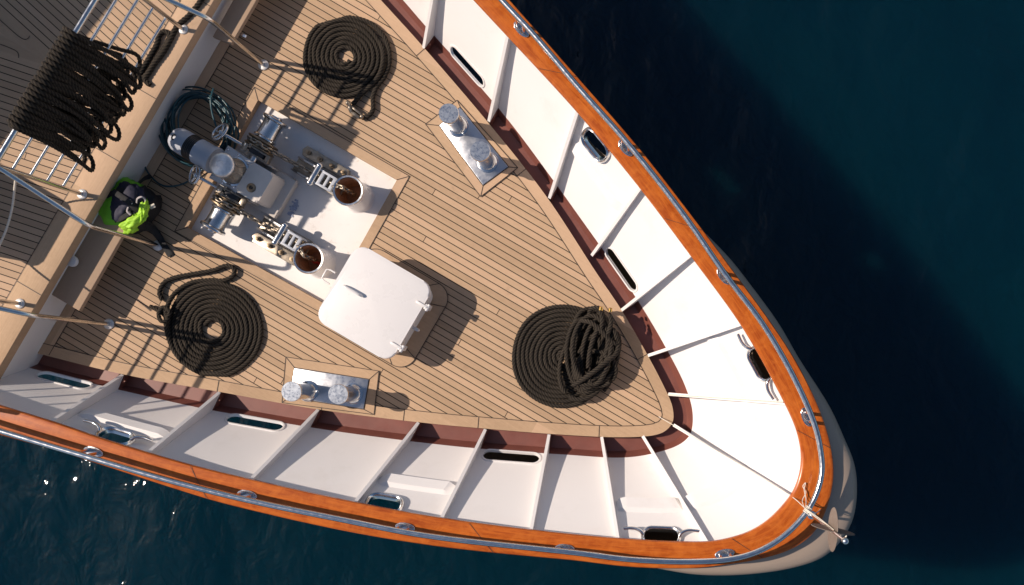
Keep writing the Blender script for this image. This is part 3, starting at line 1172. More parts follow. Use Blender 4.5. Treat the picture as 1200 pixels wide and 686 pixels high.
# deckhouse further aft, its front just outside the picture
mb = MB()
dA, dB = P(140, 0, ZR), P(8, 168, ZR)
sh = Vector((SUN_DIR.x, SUN_DIR.y, 0)) / (-SUN_DIR.z)
ztop = 3.0
a = dA - sh * (ztop - ZR); b = dB - sh * (ztop - ZR)
dd = (b - a).normalized()
a2, b2 = a - dd * 1.6, b + dd * 0.9
bk = Vector((-U.x, -U.y, 0)) * 4.0
mb.prism([tuple(q[:2]) for q in (a2, b2, b2 + bk, a2 + bk)], ZR - 0.05, ztop, bev=0.05)
dh = mb.build('deckhouse', M['white'], yacht, smooth=30)
mb = MB()
for t in (0.12, 0.38, 0.64):
    p, q = lerp(a2, b2, t), lerp(a2, b2, t + 0.22)
    o_ = Vector((dd.y, -dd.x, 0)); o_ = o_ if o_.dot(U) > 0 else -o_
    mb.add([p + o_ * 0.01 + Vector((0, 0, 1.7)), q + o_ * 0.01 + Vector((0, 0, 1.7)), q + o_ * 0.01 + Vector((0, 0, 2.5)), p + o_ * 0.01 + Vector((0, 0, 2.5))], [(0, 1, 2, 3)])
mb.build('window', M['black_steel'], dh, smooth=0)

# ------------------------------------------------------------------ things on deck
#DETAILS
def loc_of(o):
    return o.location


def ell(cx, cy, rx, ry, rot, z, n=40, a0=0.0, turns=1.0, zj=0.0, jit=0.0):
    """picture-measured ellipse laid on the deck (metres from pixels at height z)"""
    c = P(cx, cy, z); k = (H - z) / F
    out = []
    for i in range(int(n * turns) + 1):
        t = a0 + 2 * math.pi * i / n
        x, y = rx * math.cos(t), ry * math.sin(t)
        xx = x * math.cos(rot) - y * math.sin(rot); yy = x * math.sin(rot) + y * math.cos(rot)
        out.append(Vector((c.x + xx * k, c.y - yy * k, z + zj * math.sin(2.3 * t + cx))))
    return out


# ---- flat coils of black mooring rope
def spiral(cx, cy, R, r0, a0, ccw, pitch=0.0422, z=0.023, sq=(1.0, 1.0)):
    """from the outside inwards; a0 = picture angle (deg, y down) where the outer end sits"""
    c = P(cx, cy, z)
    pts = []
    turns = (R - r0) / pitch
    n = int(turns * 56)
    for i in range(n + 1):
        t = i / n
        r = R - (R - r0) * t
        a = math.radians(a0) + (-1 if ccw else 1) * 2 * math.pi * turns * t
        wob = 1 + 0.010 * math.sin(3 * a + 1.3) + 0.006 * math.sin(5 * a + turns * t)
        z = 0.023 + 0.006 * math.sin(2.7 * a + turns) * math.sin(0.9 * a)
        pts.append(Vector((c.x + r * sq[0] * wob * math.cos(a), c.y - r * sq[1] * wob * math.sin(a), z + 0.004 * math.sin(7 * a + 9 * t))))
    return pts


RR = 0.0222
# starboard coil
t1 = thing('rope_coil', P(250, 385, 0), 'flat spiral of black rope with a knotted bight, near the starboard step', 'rope', group='flat coils of black mooring rope')
def rel(pts, t): return [q - t.location for q in pts]
sp = spiral(250, 386, 0.452, 0.085, 92, True)
lead = catmull([P(190, 352, .03), P(187, 343, .035), P(193, 331, .03), P(207, 325, .03), P(228, 321, .03), P(250, 317, .03), P(266, 311.5, .035), P(274, 315, .04), P(274, 322, .035),
                P(263, 328.5, .03), P(245, 328.5, .028), P(224, 331.5, .028), P(207, 342, .03), P(197, 357, .07), P(194.5, 372, .075), P(196, 390, .05), P(204, 411, .03), P(220, 429, .027), P(236, 438, .026)], 10)
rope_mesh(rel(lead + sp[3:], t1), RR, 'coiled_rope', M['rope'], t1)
kn = catmull([P(176, 359, .03), P(184, 363, .035), P(191, 368, .06), P(197, 375, .10), P(190, 377, .12), P(186, 368, .10), P(192, 360, .09), P(199, 366, .10), P(194, 374, .08)], 10)
rope_mesh(rel(kn, t1), RR * 0.9, 'knot', M['rope'], t1)
# port coil
t2 = thing('rope_coil', P(406, 67, 0), 'flat spiral of black rope ending in a shackled eye, on the port side deck', 'rope', group='flat coils of black mooring rope')
sp = spiral(404, 67, 0.385, 0.062, -92, True)
outer = catmull([P(411.5, 125, .03), P(420, 136, .03), P(430, 137, .03), P(437, 129, .03), P(437, 115, .03), P(441, 103, .03), P(450, 91, .03), P(456, 76, .03), P(456, 59, .03), P(450, 43, .03), P(438, 30, .03), P(425, 23.5, .03), P(409, 20.5, .03)], 10)
rope_mesh(rel(outer + sp[6:], t2), RR, 'coiled_rope', M['rope'], t2)
eye = catmull([P(413, 123, .035), P(424, 110, .04), P(436, 99, .05), P(445, 87, .06), P(449, 73, .06), P(449, 60, .045), P(445, 49, .03)], 10)
rope_mesh(rel(eye, t2), RR, 'eye_splice', M['rope'], t2)
mb = MB()
for a, b, r in ((P(409, 122, .06), P(412, 132, .05), .018), (P(412, 132, .05), P(421, 138, .05), .016), (P(410, 124, .05), P(423, 134, .05), .012)):
    mb.tube(rel(catmull([a, (a + b) / 2 + Vector((0, 0, .02)), b], 6), t2), r, n=8)
mb.sphere(P(407.5, 121, .05) - t2.location, 0.022); mb.sphere(P(424, 137, .05) - t2.location, 0.02)
mb.build('shackle', M['steel_dirty'], t2)
# bow coil with the tangled heap
t3 = thing('rope_coil', P(660, 419, 0), 'widest spiral of black rope with a tangled heap on top, toward the bow', 'rope', group='flat coils of black mooring rope')
sp = spiral(660, 419, 0.492, 0.04, 40, True, pitch=0.0422)
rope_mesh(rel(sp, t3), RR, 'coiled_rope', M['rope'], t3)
heap = [(688, 424, 30, 46, .35, .075), (697, 405, 24, 44, -.2, .08), (701, 424, 18, 40, .5, .075), (690, 413, 17, 43, .10, .12), (694, 412, 24, 45, .16, .09), (684, 415, 20, 41, .0, .10), (697, 410, 14, 38, .22, .17), (700, 421, 22, 34, .45, .13), (692, 408, 21, 38, .05, .20), (703, 415, 12, 36, .20, .21), (688, 421, 13, 30, -.1, .07), (699, 432, 23, 20, .3, .16)]
for cx, cy, rx, ry, ro, zz in heap:
    pa = ell(cx, cy, rx, ry, ro, zz, n=36, a0=rnd.uniform(0, 6), turns=0.98, zj=0.03)
    rope_mesh(rel(pa, t3), RR, 'heaped_loop', M['rope'], t3)
for pts in ([P(672, 452, .16), P(690, 440, .25), P(707, 427, .27), P(722, 414, .22), P(723, 398, .18), P(712, 391, .2), P(713, 383, .22)],
            [P(690, 371, .12), P(693, 362, .18), P(703, 362, .22), P(707, 372, .22), P(711, 381, .2), P(720, 388, .22), P(723, 398, .2)],
            [P(670, 447, .13), P(684, 451, .17), P(700, 449, .18), P(714, 440, .16), P(722, 425, .14), P(724, 408, .12)],
            [P(712, 392, .24), P(716, 379, .26), P(715, 370, .27)], [P(704, 388, .24), P(706, 374, .27), P(703, 364, .27)],
            [P(681, 376, .17), P(692, 378, .24), P(706, 389, .25), P(716, 400, .22), P(722, 404, .2)]):
    rope_mesh(rel(catmull(pts, 10), t3), RR, 'heaped_loop', M['rope'], t3)
for px, py in ((715, 365), (704, 363.5)):
    mb = MB()
    q = P(px, py, .27) - t3.location
    mb.cyl(q, q + Vector((0.004, 0.028, 0.010)), 0.019, 0.016, n=14)
    mb.build('whipped_end', M['brass'], t3)

# ---- rope bight lying on the coaming of the raised deck
path = catmull([P(250, -30, .5), P(236, 0, .48), P(222, 18, .47), P(207, 32, .475), P(200, 46, .475), P(191, 62, .475), P(181, 75, .475), P(171, 89, .475), P(164, 93, .475), P(165, 86, .475), P(175, 68, .475), P(184, 52, .475), P(187, 41, .475),
                P(193, 37, .475), P(199, 41, .475), P(195, 52, .475), P(186, 66, .475), P(176, 83, .475), P(170, 94, .475), P(176, 100, .47)], 8)
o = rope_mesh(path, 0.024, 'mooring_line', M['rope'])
tag(o, 'black rope doubled into a long bight on the sunlit coaming behind the railing', 'rope')

# ---- railings and handrails
def flange(mb, c, r=0.045):
    mb.lathe([(r, 0.0), (r, 0.006), (r * 0.9, 0.011), (0.028, 0.014), (0.026, 0.02)], c)


def railing(a, b, label, nbar=4, ztop=1.55):
    t = thing('guard_railing', ((a.x + b.x) / 2, (a.y + b.y) / 2, ZR), label, 'railing', group='stainless guard railings on the raised deck')
    for p in (a, b):
        mb = MB()
        q = Vector((p.x, p.y, ZR + 0.008)) - t.location
        mb.cyl(q, q + Vector((0, 0, ztop - ZR)), 0.019, n=14)
        mb.sphere(q + Vector((0, 0, ztop - ZR)), 0.019, n=12)
        post = mb.build('post', M['steel'], t, smooth=50)
        mb = MB(); flange(mb, q); mb.build('flange', M['brushed'], post, smooth=40)
    for k in range(nbar + 1):
        z = ZR + (0.285 + 0.2075 * k) - t.location.z
        if k == nbar: z = ztop - t.location.z
        mb = MB()
        mb.cyl(Vector((a.x, a.y, 0)) - Vector((t.location.x, t.location.y, 0)) + Vector((0, 0, z)), Vector((b.x, b.y, 0)) - Vector((t.location.x, t.location.y, 0)) + Vector((0, 0, z)), 0.022 if k == nbar else 0.012, n=14)
        mb.build('top_bar' if k == nbar else 'bar', M['steel'], t, smooth=50)
    return t


A = P(215, 35, ZR); B = P(97, 228, ZR); Cp = P(24, 356, ZR)
railing(A, B, 'stainless railing with horizontal bars carrying the hank of black rope', 4)
Dp = Cp + (Cp - B).normalized() * 0.95
railing(Cp, Dp, 'stainless railing beyond the starboard step at the frame edge', 4)


def handrail(foot, post, label, zb=1.085, ztop=1.56):
    f = P(foot[0], foot[1], 0.0)
    t = thing('handrail', f, label, 'handrail', group='bent stainless handrails beside the steps')
    p = Vector((post.x, post.y, ztop))
    bend = Vector((f.x, f.y, zb))
    d = (p - bend).normalized()
    path = [f + Vector((0, 0, .01)), f + Vector((0, 0, zb - 0.09))]
    for k in range(1, 6):
        s = k / 6
        a_ = lerp(f + Vector((0, 0, zb - .09)), bend, s); b_ = lerp(bend, bend + d * .09, s)
        path.append(lerp(a_, b_, s))
    path += [bend + d * 0.09, lerp(bend, p, 0.6), p]
    mb = MB(); mb.tube(rel(path, t), 0.02, n=14)
    tb = mb.build('tube', M['steel'], t, smooth=50)
    mb = MB(); flange(mb, Vector((0, 0, 0.004)), 0.05)
    mb.build('flange', M['brushed'], t, smooth=40)


handrail((128, 380), Cp, 'bent stainless handrail footed near the outer end of the starboard step')
handrail((185.5, 288), B, 'bent stainless handrail footed next to the green and black bag')
handrail((309, 76.5), A, 'bent stainless handrail footed close to the port rope coil')

# twisted lashing hanging from the railing
pts = catmull([P(18.5, 207, .93), P(17, 222, .74), P(14, 245, .62), P(7, 270, .58), P(-4, 295, .6), P(-20, 330, .9)], 10)
o = rope_mesh(pts, 0.010, 'lashing_cord', M['cord'], None, step=0.006, n=10, lobes=2, lay=0.045, depth=0.4)
tag(o, 'thin twisted pale cord hanging in a curve from the railing', 'cord')

# ---- hank of rope hung over the top bar of the middle railing
t = thing('rope_hank', (A + B) / 2, 'thick hank of black rope hung in many loops over the railing', 'rope')
bd = (B - A); bl = bd.length; bd.normalize()
def on_bar(px, py):
    q = P(px, py, 1.56)
    return (Vector((q.x, q.y, 0)) - Vector((A.x, A.y, 0))).dot(bd)
s0, s1 = on_bar(86, 38), on_bar(22, 148)
fw = Vector((-bd.y, bd.x, 0)); fw = fw if fw.dot(U) > 0 else -fw
NL = 44
for k in range(NL):
    s = lerp(s0, s1 + 0.03, (k + 0.5) / NL) + rnd.uniform(-.004, .004)
    top = Vector((A.x, A.y, 1.55)) + bd * s
    Ln = rnd.uniform(0.62, 0.92) * (1.0 if k % 3 else 0.78)
    tw = rnd.uniform(-.10, .10)
    open_ = rnd.uniform(0.05, 0.11)
    fwd = rnd.uniform(0.02, 0.16)
    r_ = (0.040 if k % 2 else 0.062) + rnd.uniform(-.003, .006)
    pts = []
    for a in range(0, 181, 20):
        an = math.radians(a)
        pts.append(top + fw * (-r_ * math.cos(an)) + Vector((0, 0, r_ * math.sin(an))))
    g1 = [top + fw * (r_ + 0.015 + fwd * .35) + bd * (tw * .3) + Vector((0, 0, -Ln * .35)),
          top + fw * (open_ * .7 + fwd * .8) + bd * (tw * .7 + .03) + Vector((0, 0, -Ln * .75)),
          top + fw * (open_ * .45 + fwd) + bd * (tw + .05) + Vector((0, 0, -Ln * .95)),
          top + fw * (fwd) + bd * (tw + .0) + Vector((0, 0, -Ln)),
          top + fw * (-open_ * .5 + fwd) + bd * (tw - .05) + Vector((0, 0, -Ln * .95)),
          top + fw * (-open_ * .8 + fwd * .6) + bd * (tw * .7 - .03) + Vector((0, 0, -Ln * .7)),
          top + fw * (-r_ - 0.01 + fwd * .1) + bd * (tw * .2) + Vector((0, 0, -Ln * .3))]
    pts = catmull(pts + g1 + [pts[0] + Vector((0, 0, -.002))], 7)
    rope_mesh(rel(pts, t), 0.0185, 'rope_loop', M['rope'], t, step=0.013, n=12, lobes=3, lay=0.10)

# ---- teal hose
pts = []
hr = random.Random(3)
nT, nP = 15, 20
for i in range(nT * nP):
    k = i / nP
    cx = 231 + 4 * math.sin(1.9 * k) + (6 if k > 11 else 0); cy = 150 + 4 * math.sin(2.7 * k + 1)
    rx = 37 + 5 * math.sin(1.37 * k) - max(0, k - 10) * 1.8; ry = 41 + 5 * math.sin(2.13 * k + 2)
    ro = -0.5 + 0.18 * math.sin(1.1 * k); an = 2 * math.pi * k + 0.4
    z_ = 0.02 + 0.0125 * k + 0.012 * math.sin(2.3 * an + k)
    x_, y_ = rx * math.cos(an), ry * math.sin(an)
    pts.append(P(cx + x_ * math.cos(ro) - y_ * math.sin(ro), cy + x_ * math.sin(ro) + y_ * math.cos(ro), z_))
pts += [P(262, 168, .1), P(240, 196, .05), P(216, 215, .02), P(192, 218, .016), P(177, 207, .016), P(168, 190, .016), P(172, 168, .016), P(186, 150, .018)]
mb = MB()
mb.tube(catmull(pts, 4), 0.0085, n=8)
mb.tube(catmull([P(250, 104, .2), P(247, 118, .22), P(249, 134, .2), P(254, 150, .18)], 6), 0.0095, n=8)
o = mb.build('water_hose', M['hose'], smooth=60)
tag(o, 'thin teal hose coiled in many loops between bulkhead and windlass', 'hose')

# ---- backpack
t = thing('backpack', P(152, 243, 0), 'lime green, navy and black bag slumped against the white bulkhead', 'bag')
def blob(c, s, rot, mat, name, parent, seed, amp=0.14, e=0.75, n=30):
    bm = bmesh.new()
    bmesh.ops.create_uvsphere(bm, u_segments=n, v_segments=n // 2 + 4, radius=1.0)
    for v in bm.verts:
        q = v.co.copy()
        q = Vector([math.copysign(abs(x) ** e, x) for x in q])
        nz = noise.fractal(q * 1.7 + Vector((seed, 0, 0)), 0.8, 2.0, 4)
        rd_ = 1 - abs(noise.noise(q * 3.1 + Vector((0, seed, 0)))) * 0.6
        q = q * (1 + amp * nz + amp * 0.5 * (rd_ - 0.7))
        v.co = Vector((q.x * s[0], q.y * s[1], q.z * s[2]))
    mb = MB()
    mb.addbm(bm, Vector(c), Matrix.Rotation(rot[2], 3, 'Z') @ Matrix.Rotation(rot[1], 3, 'Y') @ Matrix.Rotation(rot[0], 3, 'X'))
    return mb.build(name, mat, parent, smooth=180)
pk = lambda x, y, z: P(x, y, z) - t.location
body = blob(pk(144, 241, .15), (0.20, 0.25, 0.16), (0, -.12, AX + .12), M['green_cloth'], 'body', t, 1.0, e=0.8)
blob(pk(149.5, 239, .25), (0.125, 0.18, 0.10), (.1, -.1, AX + .1), M['navy_cloth'], 'front_panel', t, 2.6, amp=0.22)
blob(pk(164, 246, .15), (0.125, 0.205, 0.145), (0, .1, AX), M['black_cloth'], 'side_pocket', t, 5.1, amp=0.2)
blob(pk(156, 235, .28), (0.10, 0.125, 0.05), (0, .15, AX + .3), M['navy_cloth'], 'top_flap', t, 8.0, amp=0.25)
mb = MB()
for pts, w in (([(132, 224, .37), (141, 230, .385), (152, 238, .38), (162, 250, .33), (170, 262, .2)], .026), ([(121, 232, .27), (133, 226, .35), (147, 222, .33), (160, 216, .2), (171, 209, .05), (177, 206, .02)], .024),
               ([(130, 260, .22), (142, 256, .34), (154, 249, .36)], .022), ([(166, 262, .2), (176, 268, .1), (186, 278, .04), (193, 289, .02), (200, 300, .014)], .03), ([(170, 258, .22), (180, 266, .08), (187, 276, .03), (193, 288, .04)], .022)):
    mb.tube(rel(catmull([P(*q) for q in pts], 8), t), w, n=10, flat=0.22, up=(0, 0, 1))
mb.build('strap', M['black_cloth'], t, smooth=60)
for cx, cy, cz, sx, sy, rz_, sd_ in ((158, 259, .33, .115, .042, 0.55, 3.3), (168, 247, .35, .035, .085, -0.35, 6.1), (152, 266, .27, .07, .05, 0.2, 9.4)):
    blob(pk(cx, cy, cz), (sx, sy, .03), (.25, .1, rz_), M['lime_cloth'], 'lime_flap', t, sd_, amp=0.45, e=0.85, n=36)
for nm, pts, w in (('grip', [(160, 238, .36), (161, 233, .40), (166, 231, .41), (170, 234, .38), (170, 239, .35)], .008), ('grip', [(150, 243, .37), (149, 248, .39), (153, 252, .38)], .008), ('grip', [(152, 234, .36), (155, 239, .38)], .008)):
    mb = MB(); mb.tube(rel(catmull([P(*q) for q in pts], 8), t), w, n=10, flat=0.4, up=(0, 0, 1))
    mb.build(nm, M['grey_cloth'], t, smooth=60)
mb = MB(); mb.box(pk(178.5, 242, .27), (.05, .04, .006), Matrix.Rotation(.4, 3, 'Z'), bev=.002); mb.build('tag', M['cord'], t)

# ---- deck hatch
c = P(438, 355, 0.36)
t = thing('deck_hatch', (c.x, c.y, ZW), 'square white deck hatch with rounded lid standing between the windlass and bow', 'hatch', rz=AX)
def rrect(hx, hy, r, n=9):
    out = []
    for sx, sy, a0 in ((1, 1, 0), (-1, 1, 90), (-1, -1, 180), (1, -1, 270)):
        for j in range(n):
            a = math.radians(a0 + 90 * j / (n - 1))
            out.append((sx * (hx - r) + r * math.cos(a), sy * (hy - r) + r * math.sin(a)))
    return out
zo = -ZW
mb = MB(); mb.prism(rrect(.355, .355, .10), 0.0, 0.325 + zo, bev=.004); mb.build('coaming', M['white_clean'], t)
mb = MB(); mb.prism(rrect(.397, .397, .112), 0.315 + zo, 0.36 + zo, bev=.014, seg=3); lid = mb.build('lid', M['white_clean'], t, smooth=40)
mb = MB()
lc = lambda px, py, z: Matrix.Rotation(-AX, 3, 'Z') @ (P(px, py, z) - Vector((c.x, c.y, ZW)))
p, q = lc(403, 335, .37), lc(424, 347, .37)
mb.tube(catmull([p, p + Vector((.015, 0, .03)), lerp(p, q, .5) + Vector((0, 0, .04)), q + Vector((-.015, 0, .03)), q], 8), 0.010, n=10, flat=1.4)
mb.build('handle', M['white_clean'], lid, smooth=60)
mb = MB()
p, q = lc(393, 320, .24), lc(386, 333, .24)
o_ = Vector((-.085, 0, 0))
mb.tube([p, p + o_ * .6, p + o_ + Vector((0, -.012, 0)), q + o_ + Vector((0, .012, 0)), q + o_ * .6, q], 0.008, n=10)
mb.build('lifting_handle', M['white_clean'], t, smooth=40)
for px, py in ((494, 357), (464, 405)):
    a = lc(px - 5, py - 3, .37)
    mb = MB()
    mb.box(a + Vector((.045, 0, 0.002)), (.11, .022, .014), bev=.004)
    mb.cyl(a + Vector((.105, -.032, -.012)), a + Vector((.105, .032, -.012)), .014, n=14)
    mb.box(a + Vector((.085, 0, -.10)), (.02, .05, .2), bev=.004)
    mb.build('hinge', M['white_clean'], lid, smooth=40)
mb = MB()
a = lc(486, 385, .25)
mb.box(a + Vector((-.02, 0, 0)), (.10, .03, .022), bev=.004); mb.cyl(a + Vector((.03, 0, -.03)), a + Vector((.03, 0, .03)), .014, n=12)
mb.build('latch', M['white_clean'], t, smooth=40)
# curved teak border round the hatch and its caulking belong to the deck
bc = P(452, 361, 0)
R2 = Matrix.Rotation(AX, 3, 'Z')
def place(pts, cc): return [(cc + R2 @ Vector((x, y, 0))) for x, y in pts]
hc0 = Vector((c.x, c.y, 0))
ib, ob = place(rrect(.352, .352, .12), hc0), place(rrect(.46, .44, .16), hc0 + U * 0.035)
ring_sheet(ob, ib, 0.0085, 'hatch_border', M['teak_plain'], yacht)
jo = []
for k in (0, 8, 27, 35):
    jo.append([ob[k], ib[k]])
caulk_lines([ob + [ob[0]]] + jo, 'hatch_caulking', yacht, z=0.011)

# ---- mooring bollards
def bollards(plate, frame, posts, label):
    pl = [P(x, y, 0.02) for x, y in plate]
    ctr = sum(pl, Vector()) / 4
    t = thing('mooring_bollards', (ctr.x, ctr.y, 0), label, 'bollards', group='paired steel bollards on base plates')
    L_ = lambda q: (q.x - ctr.x, q.y - ctr.y)
    mb = MB(); mb.prism([L_(q) for q in pl], 0.004, 0.02, bev=.004)
    mb.build('base_plate', M['steel_worn'], t, smooth=30)
    for px, py in posts:
        q = P(px, py, 0.0); q = Vector((q.x - ctr.x, q.y - ctr.y, 0.018))
        mb = MB()
        mb.lathe([(.088, 0), (.088, .012), (.075, .02), (.073, .30), (.075, .34), (.086, .375), (.090, .385), (.090, .402), (.084, .41), (.0, .411)], q, n=40)
        post = mb.build('post', M['steel'], t, smooth=40)
        mb = MB()
        mb.lathe([(.0875, 0), (.0875, .002), (.0, .0022)], q + Vector((0, 0, .4095)), n=40)
        mb.build('post_cap', M['steel_cap'], post, smooth=40)
        mb = MB(); mb.lathe([(.10, -.002), (.10, .006), (.088, .012)], q, n=40); mb.build('base_ring', M['steel'], post, smooth=40)
    fi = grow_rect([Vector((q.x, q.y, 0)) for q in pl], 0.004)
    fo = [P(x, y, 0) for x, y in frame]
    ring_sheet([(q.x, q.y) for q in fo], [(q.x, q.y) for q in fi], 0.0095, 'bollard_border', M['teak_plain'], yacht)
    caulk_lines([fo + [fo[0]]] + [[fo[i], fi[i]] for i in range(4)] + [fi + [fi[0]]], 'bollard_caulking', yacht, z=0.012)


bollards([(515, 147), (539, 126), (595.5, 195.5), (566, 217)], [(499, 146), (536, 118), (607, 197), (563.5, 231)], [(537, 149), (572, 191)], 'pair of steel bollards beside the port bulwark')
bollards([(339, 465.5), (345, 431.5), (432, 445), (426, 479.5)], [(331, 472), (335.5, 418.5), (444.5, 435), (438.5, 486)], [(362, 458.5), (414, 461.5)], 'pair of steel bollards beside the starboard bulwark')

# ---- chain pipes
def pipe(px, py, label):
    q = P(px, py, 0.24)
    t = thing('chain_pipe', (q.x, q.y, ZW), label, 'chain pipe', group='white chain pipes in the windlass well')
    zt = 0.24 - ZW
    mb = MB()
    mb.lathe([(.150, 0), (.136, .012), (.130, .06), (.128, zt - .02)], (0, 0, 0), n=40, caps=False)
    mb.build('pipe', M['white_clean'], t, smooth=50)
    mb = MB()
    mb.lathe([(.128, zt - .02), (.139, zt - .012), (.142, zt - .002), (.136, zt + .006), (.122, zt + .004), (.117, zt - .01)], (0, 0, 0), n=40, caps=False)
    mb.build('rim', M['steel'], t, smooth=60)
    mb = MB()
    mb.lathe([(.117, zt - .01), (.115, zt - .2), (.105, .02), (.001, .015)], (0, 0, 0), n=40, caps=False)
    mb.build('bore', M['rust'], t, smooth=60)
    return t


pipe(408, 223.5, 'white chain pipe with polished rim at the port chain stopper')
pipe(361.5, 303, 'white chain pipe with polished rim at the starboard chain stopper, red chain inside')

# ---- windlass
O = P(282.5, 206, 0.15)
WO = Vector((O.x, O.y, ZW))
RT = Matrix.Rotation(AX, 3, 'Z')
t = thing('windlass', WO, 'anchor windlass with capstan dome and two warping drums in the white well', 'windlass', rz=AX)
zq = -ZW
W0 = 0.025            # middle of the windlass (to port of the origin)
mb = MB(); mb.prism([(-.22, -.20), (.36, -.185), (.40, -.15), (.40, .19), (.36, .225), (-.22, .235)], 0.0, .05, bev=.008); mb.build('bed', M['beige_paint'], t, smooth=30)
mb = MB()
mb.prism([(-.195, -.165), (.10, -.15), (.10, .165), (-.195, .18)], .05, .25 + zq, bev=.006)
top = mb.build('capstan_seat', M['white_clean'], t, smooth=30)
for x, y in ((-.17, -.13), (-.17, .15), (.05, -.12), (.05, .13), (-.06, -.14), (-.06, .155)):
    mb = MB(); mb.lathe([(.011, 0), (.011, .008), (.0, .009)], (x, y, .25 + zq), n=6)
    mb.build('bolt', M['steel'], top, smooth=0)
mb = MB()
mb.prism(rrect(.118, .155, .03), .05, .31 + zq, bev=.022, seg=3)
mb.v = [(q[0] + .215, q[1] + .012, q[2]) for q in mb.v]
gb = mb.build('gearbox', M['beige_paint'], t, smooth=50)
mb = MB(); mb.lathe([(.042, 0), (.042, .006), (.036, .009), (.02, .010), (.016, .004), (.0, .004)], (.215, -.045, .309 + zq), n=28); cp_ = mb.build('oil_cap', M['bronze'], gb, smooth=40)
mb = MB(); mb.lathe([(.013, 0), (.013, .012), (.0, .0125)], (.215, -.045, .312 + zq), n=6); mb.build('plug', M['black_steel'], cp_, smooth=0)
mb = MB()
mb.prism([(.10, -.19), (.41, -.19), (.41, .215), (.10, .215)], .05, .10, bev=.01)
mb.build('flange_plate', M['beige_paint'], gb, smooth=30)
# capstan
mb = MB(); mb.lathe([(.135, 0), (.135, .012), (.12, .02), (.118, .028)], (-.02, 0.005, .25 + zq), n=44); mb.build('capstan_base', M['steel'], t, smooth=40)
mb = MB(); mb.lathe([(.118, .028), (.112, .05), (.088, .09), (.078, .13), (.084, .18), (.103, .225), (.112, .24)], (-.02, 0.005, .25 + zq), n=44)
for k in range(8):
    a = 2 * math.pi * k / 8
    mb.tube([Vector((-.02 + math.cos(a) * r_, .005 + math.sin(a) * r_, .25 + zq + h_)) for r_, h_ in ((.113, .045), (.092, .09), (.082, .13), (.088, .18), (.105, .225))], .010, n=8)
dr = mb.build('capstan_drum', M['brushed_warm'], t, smooth=50)
mb = MB(); mb.lathe([(.108, .238), (.110, .252), (.102, .268), (.08, .281), (.045, .290), (.03, .291), (.028, .286), (.0, .286)], (-.02, 0.005, .25 + zq), n=44); mb.build('capstan_head', M['scuffed'], dr, smooth=40)
# motor
mb = MB()
mb.lathe([(.0, -.03), (.05, -.028), (.095, -.008), (.112, .03), (.115, .06), (.115, .145)], (-.60, .0, .31 + zq), axis=(1, 0, 0), n=40, caps=False)
mot = mb.build('motor', M['grey_paint'], t, smooth=50)
mb = MB(); mb.lathe([(.115, .145), (.110, .147)] + [(.110 + (.008 if k % 2 else 0), .15 + .008 * k) for k in range(10)] + [(.111, .232)], (-.60, 0, .31 + zq), axis=(1, 0, 0), n=40, caps=False); mb.build('grille', M['black_steel'], mot, smooth=20)
mb = MB(); mb.lathe([(.111, .232), (.118, .236), (.118, .37), (.125, .372), (.125, .41), (.09, .412)], (-.60, 0, .31 + zq), axis=(1, 0, 0), n=40); mb.build('motor_casing', M['grey_paint'], mot, smooth=40)
mb = MB(); mb.tube([Vector((-.555, .0 + .022 * math.cos(a), .31 + zq + .118 + .022 * math.sin(a))) for a in [2 * math.pi * k / 16 for k in range(16)]], .007, n=8, closed=True); mb.build('lifting_eye', M['black_steel'], mot, smooth=60)
mb = MB(); mb.box((-.40, -.01, .12), (.32, .16, .24), bev=.02); mb.build('motor_foot', M['grey_paint'], mot, smooth=30)
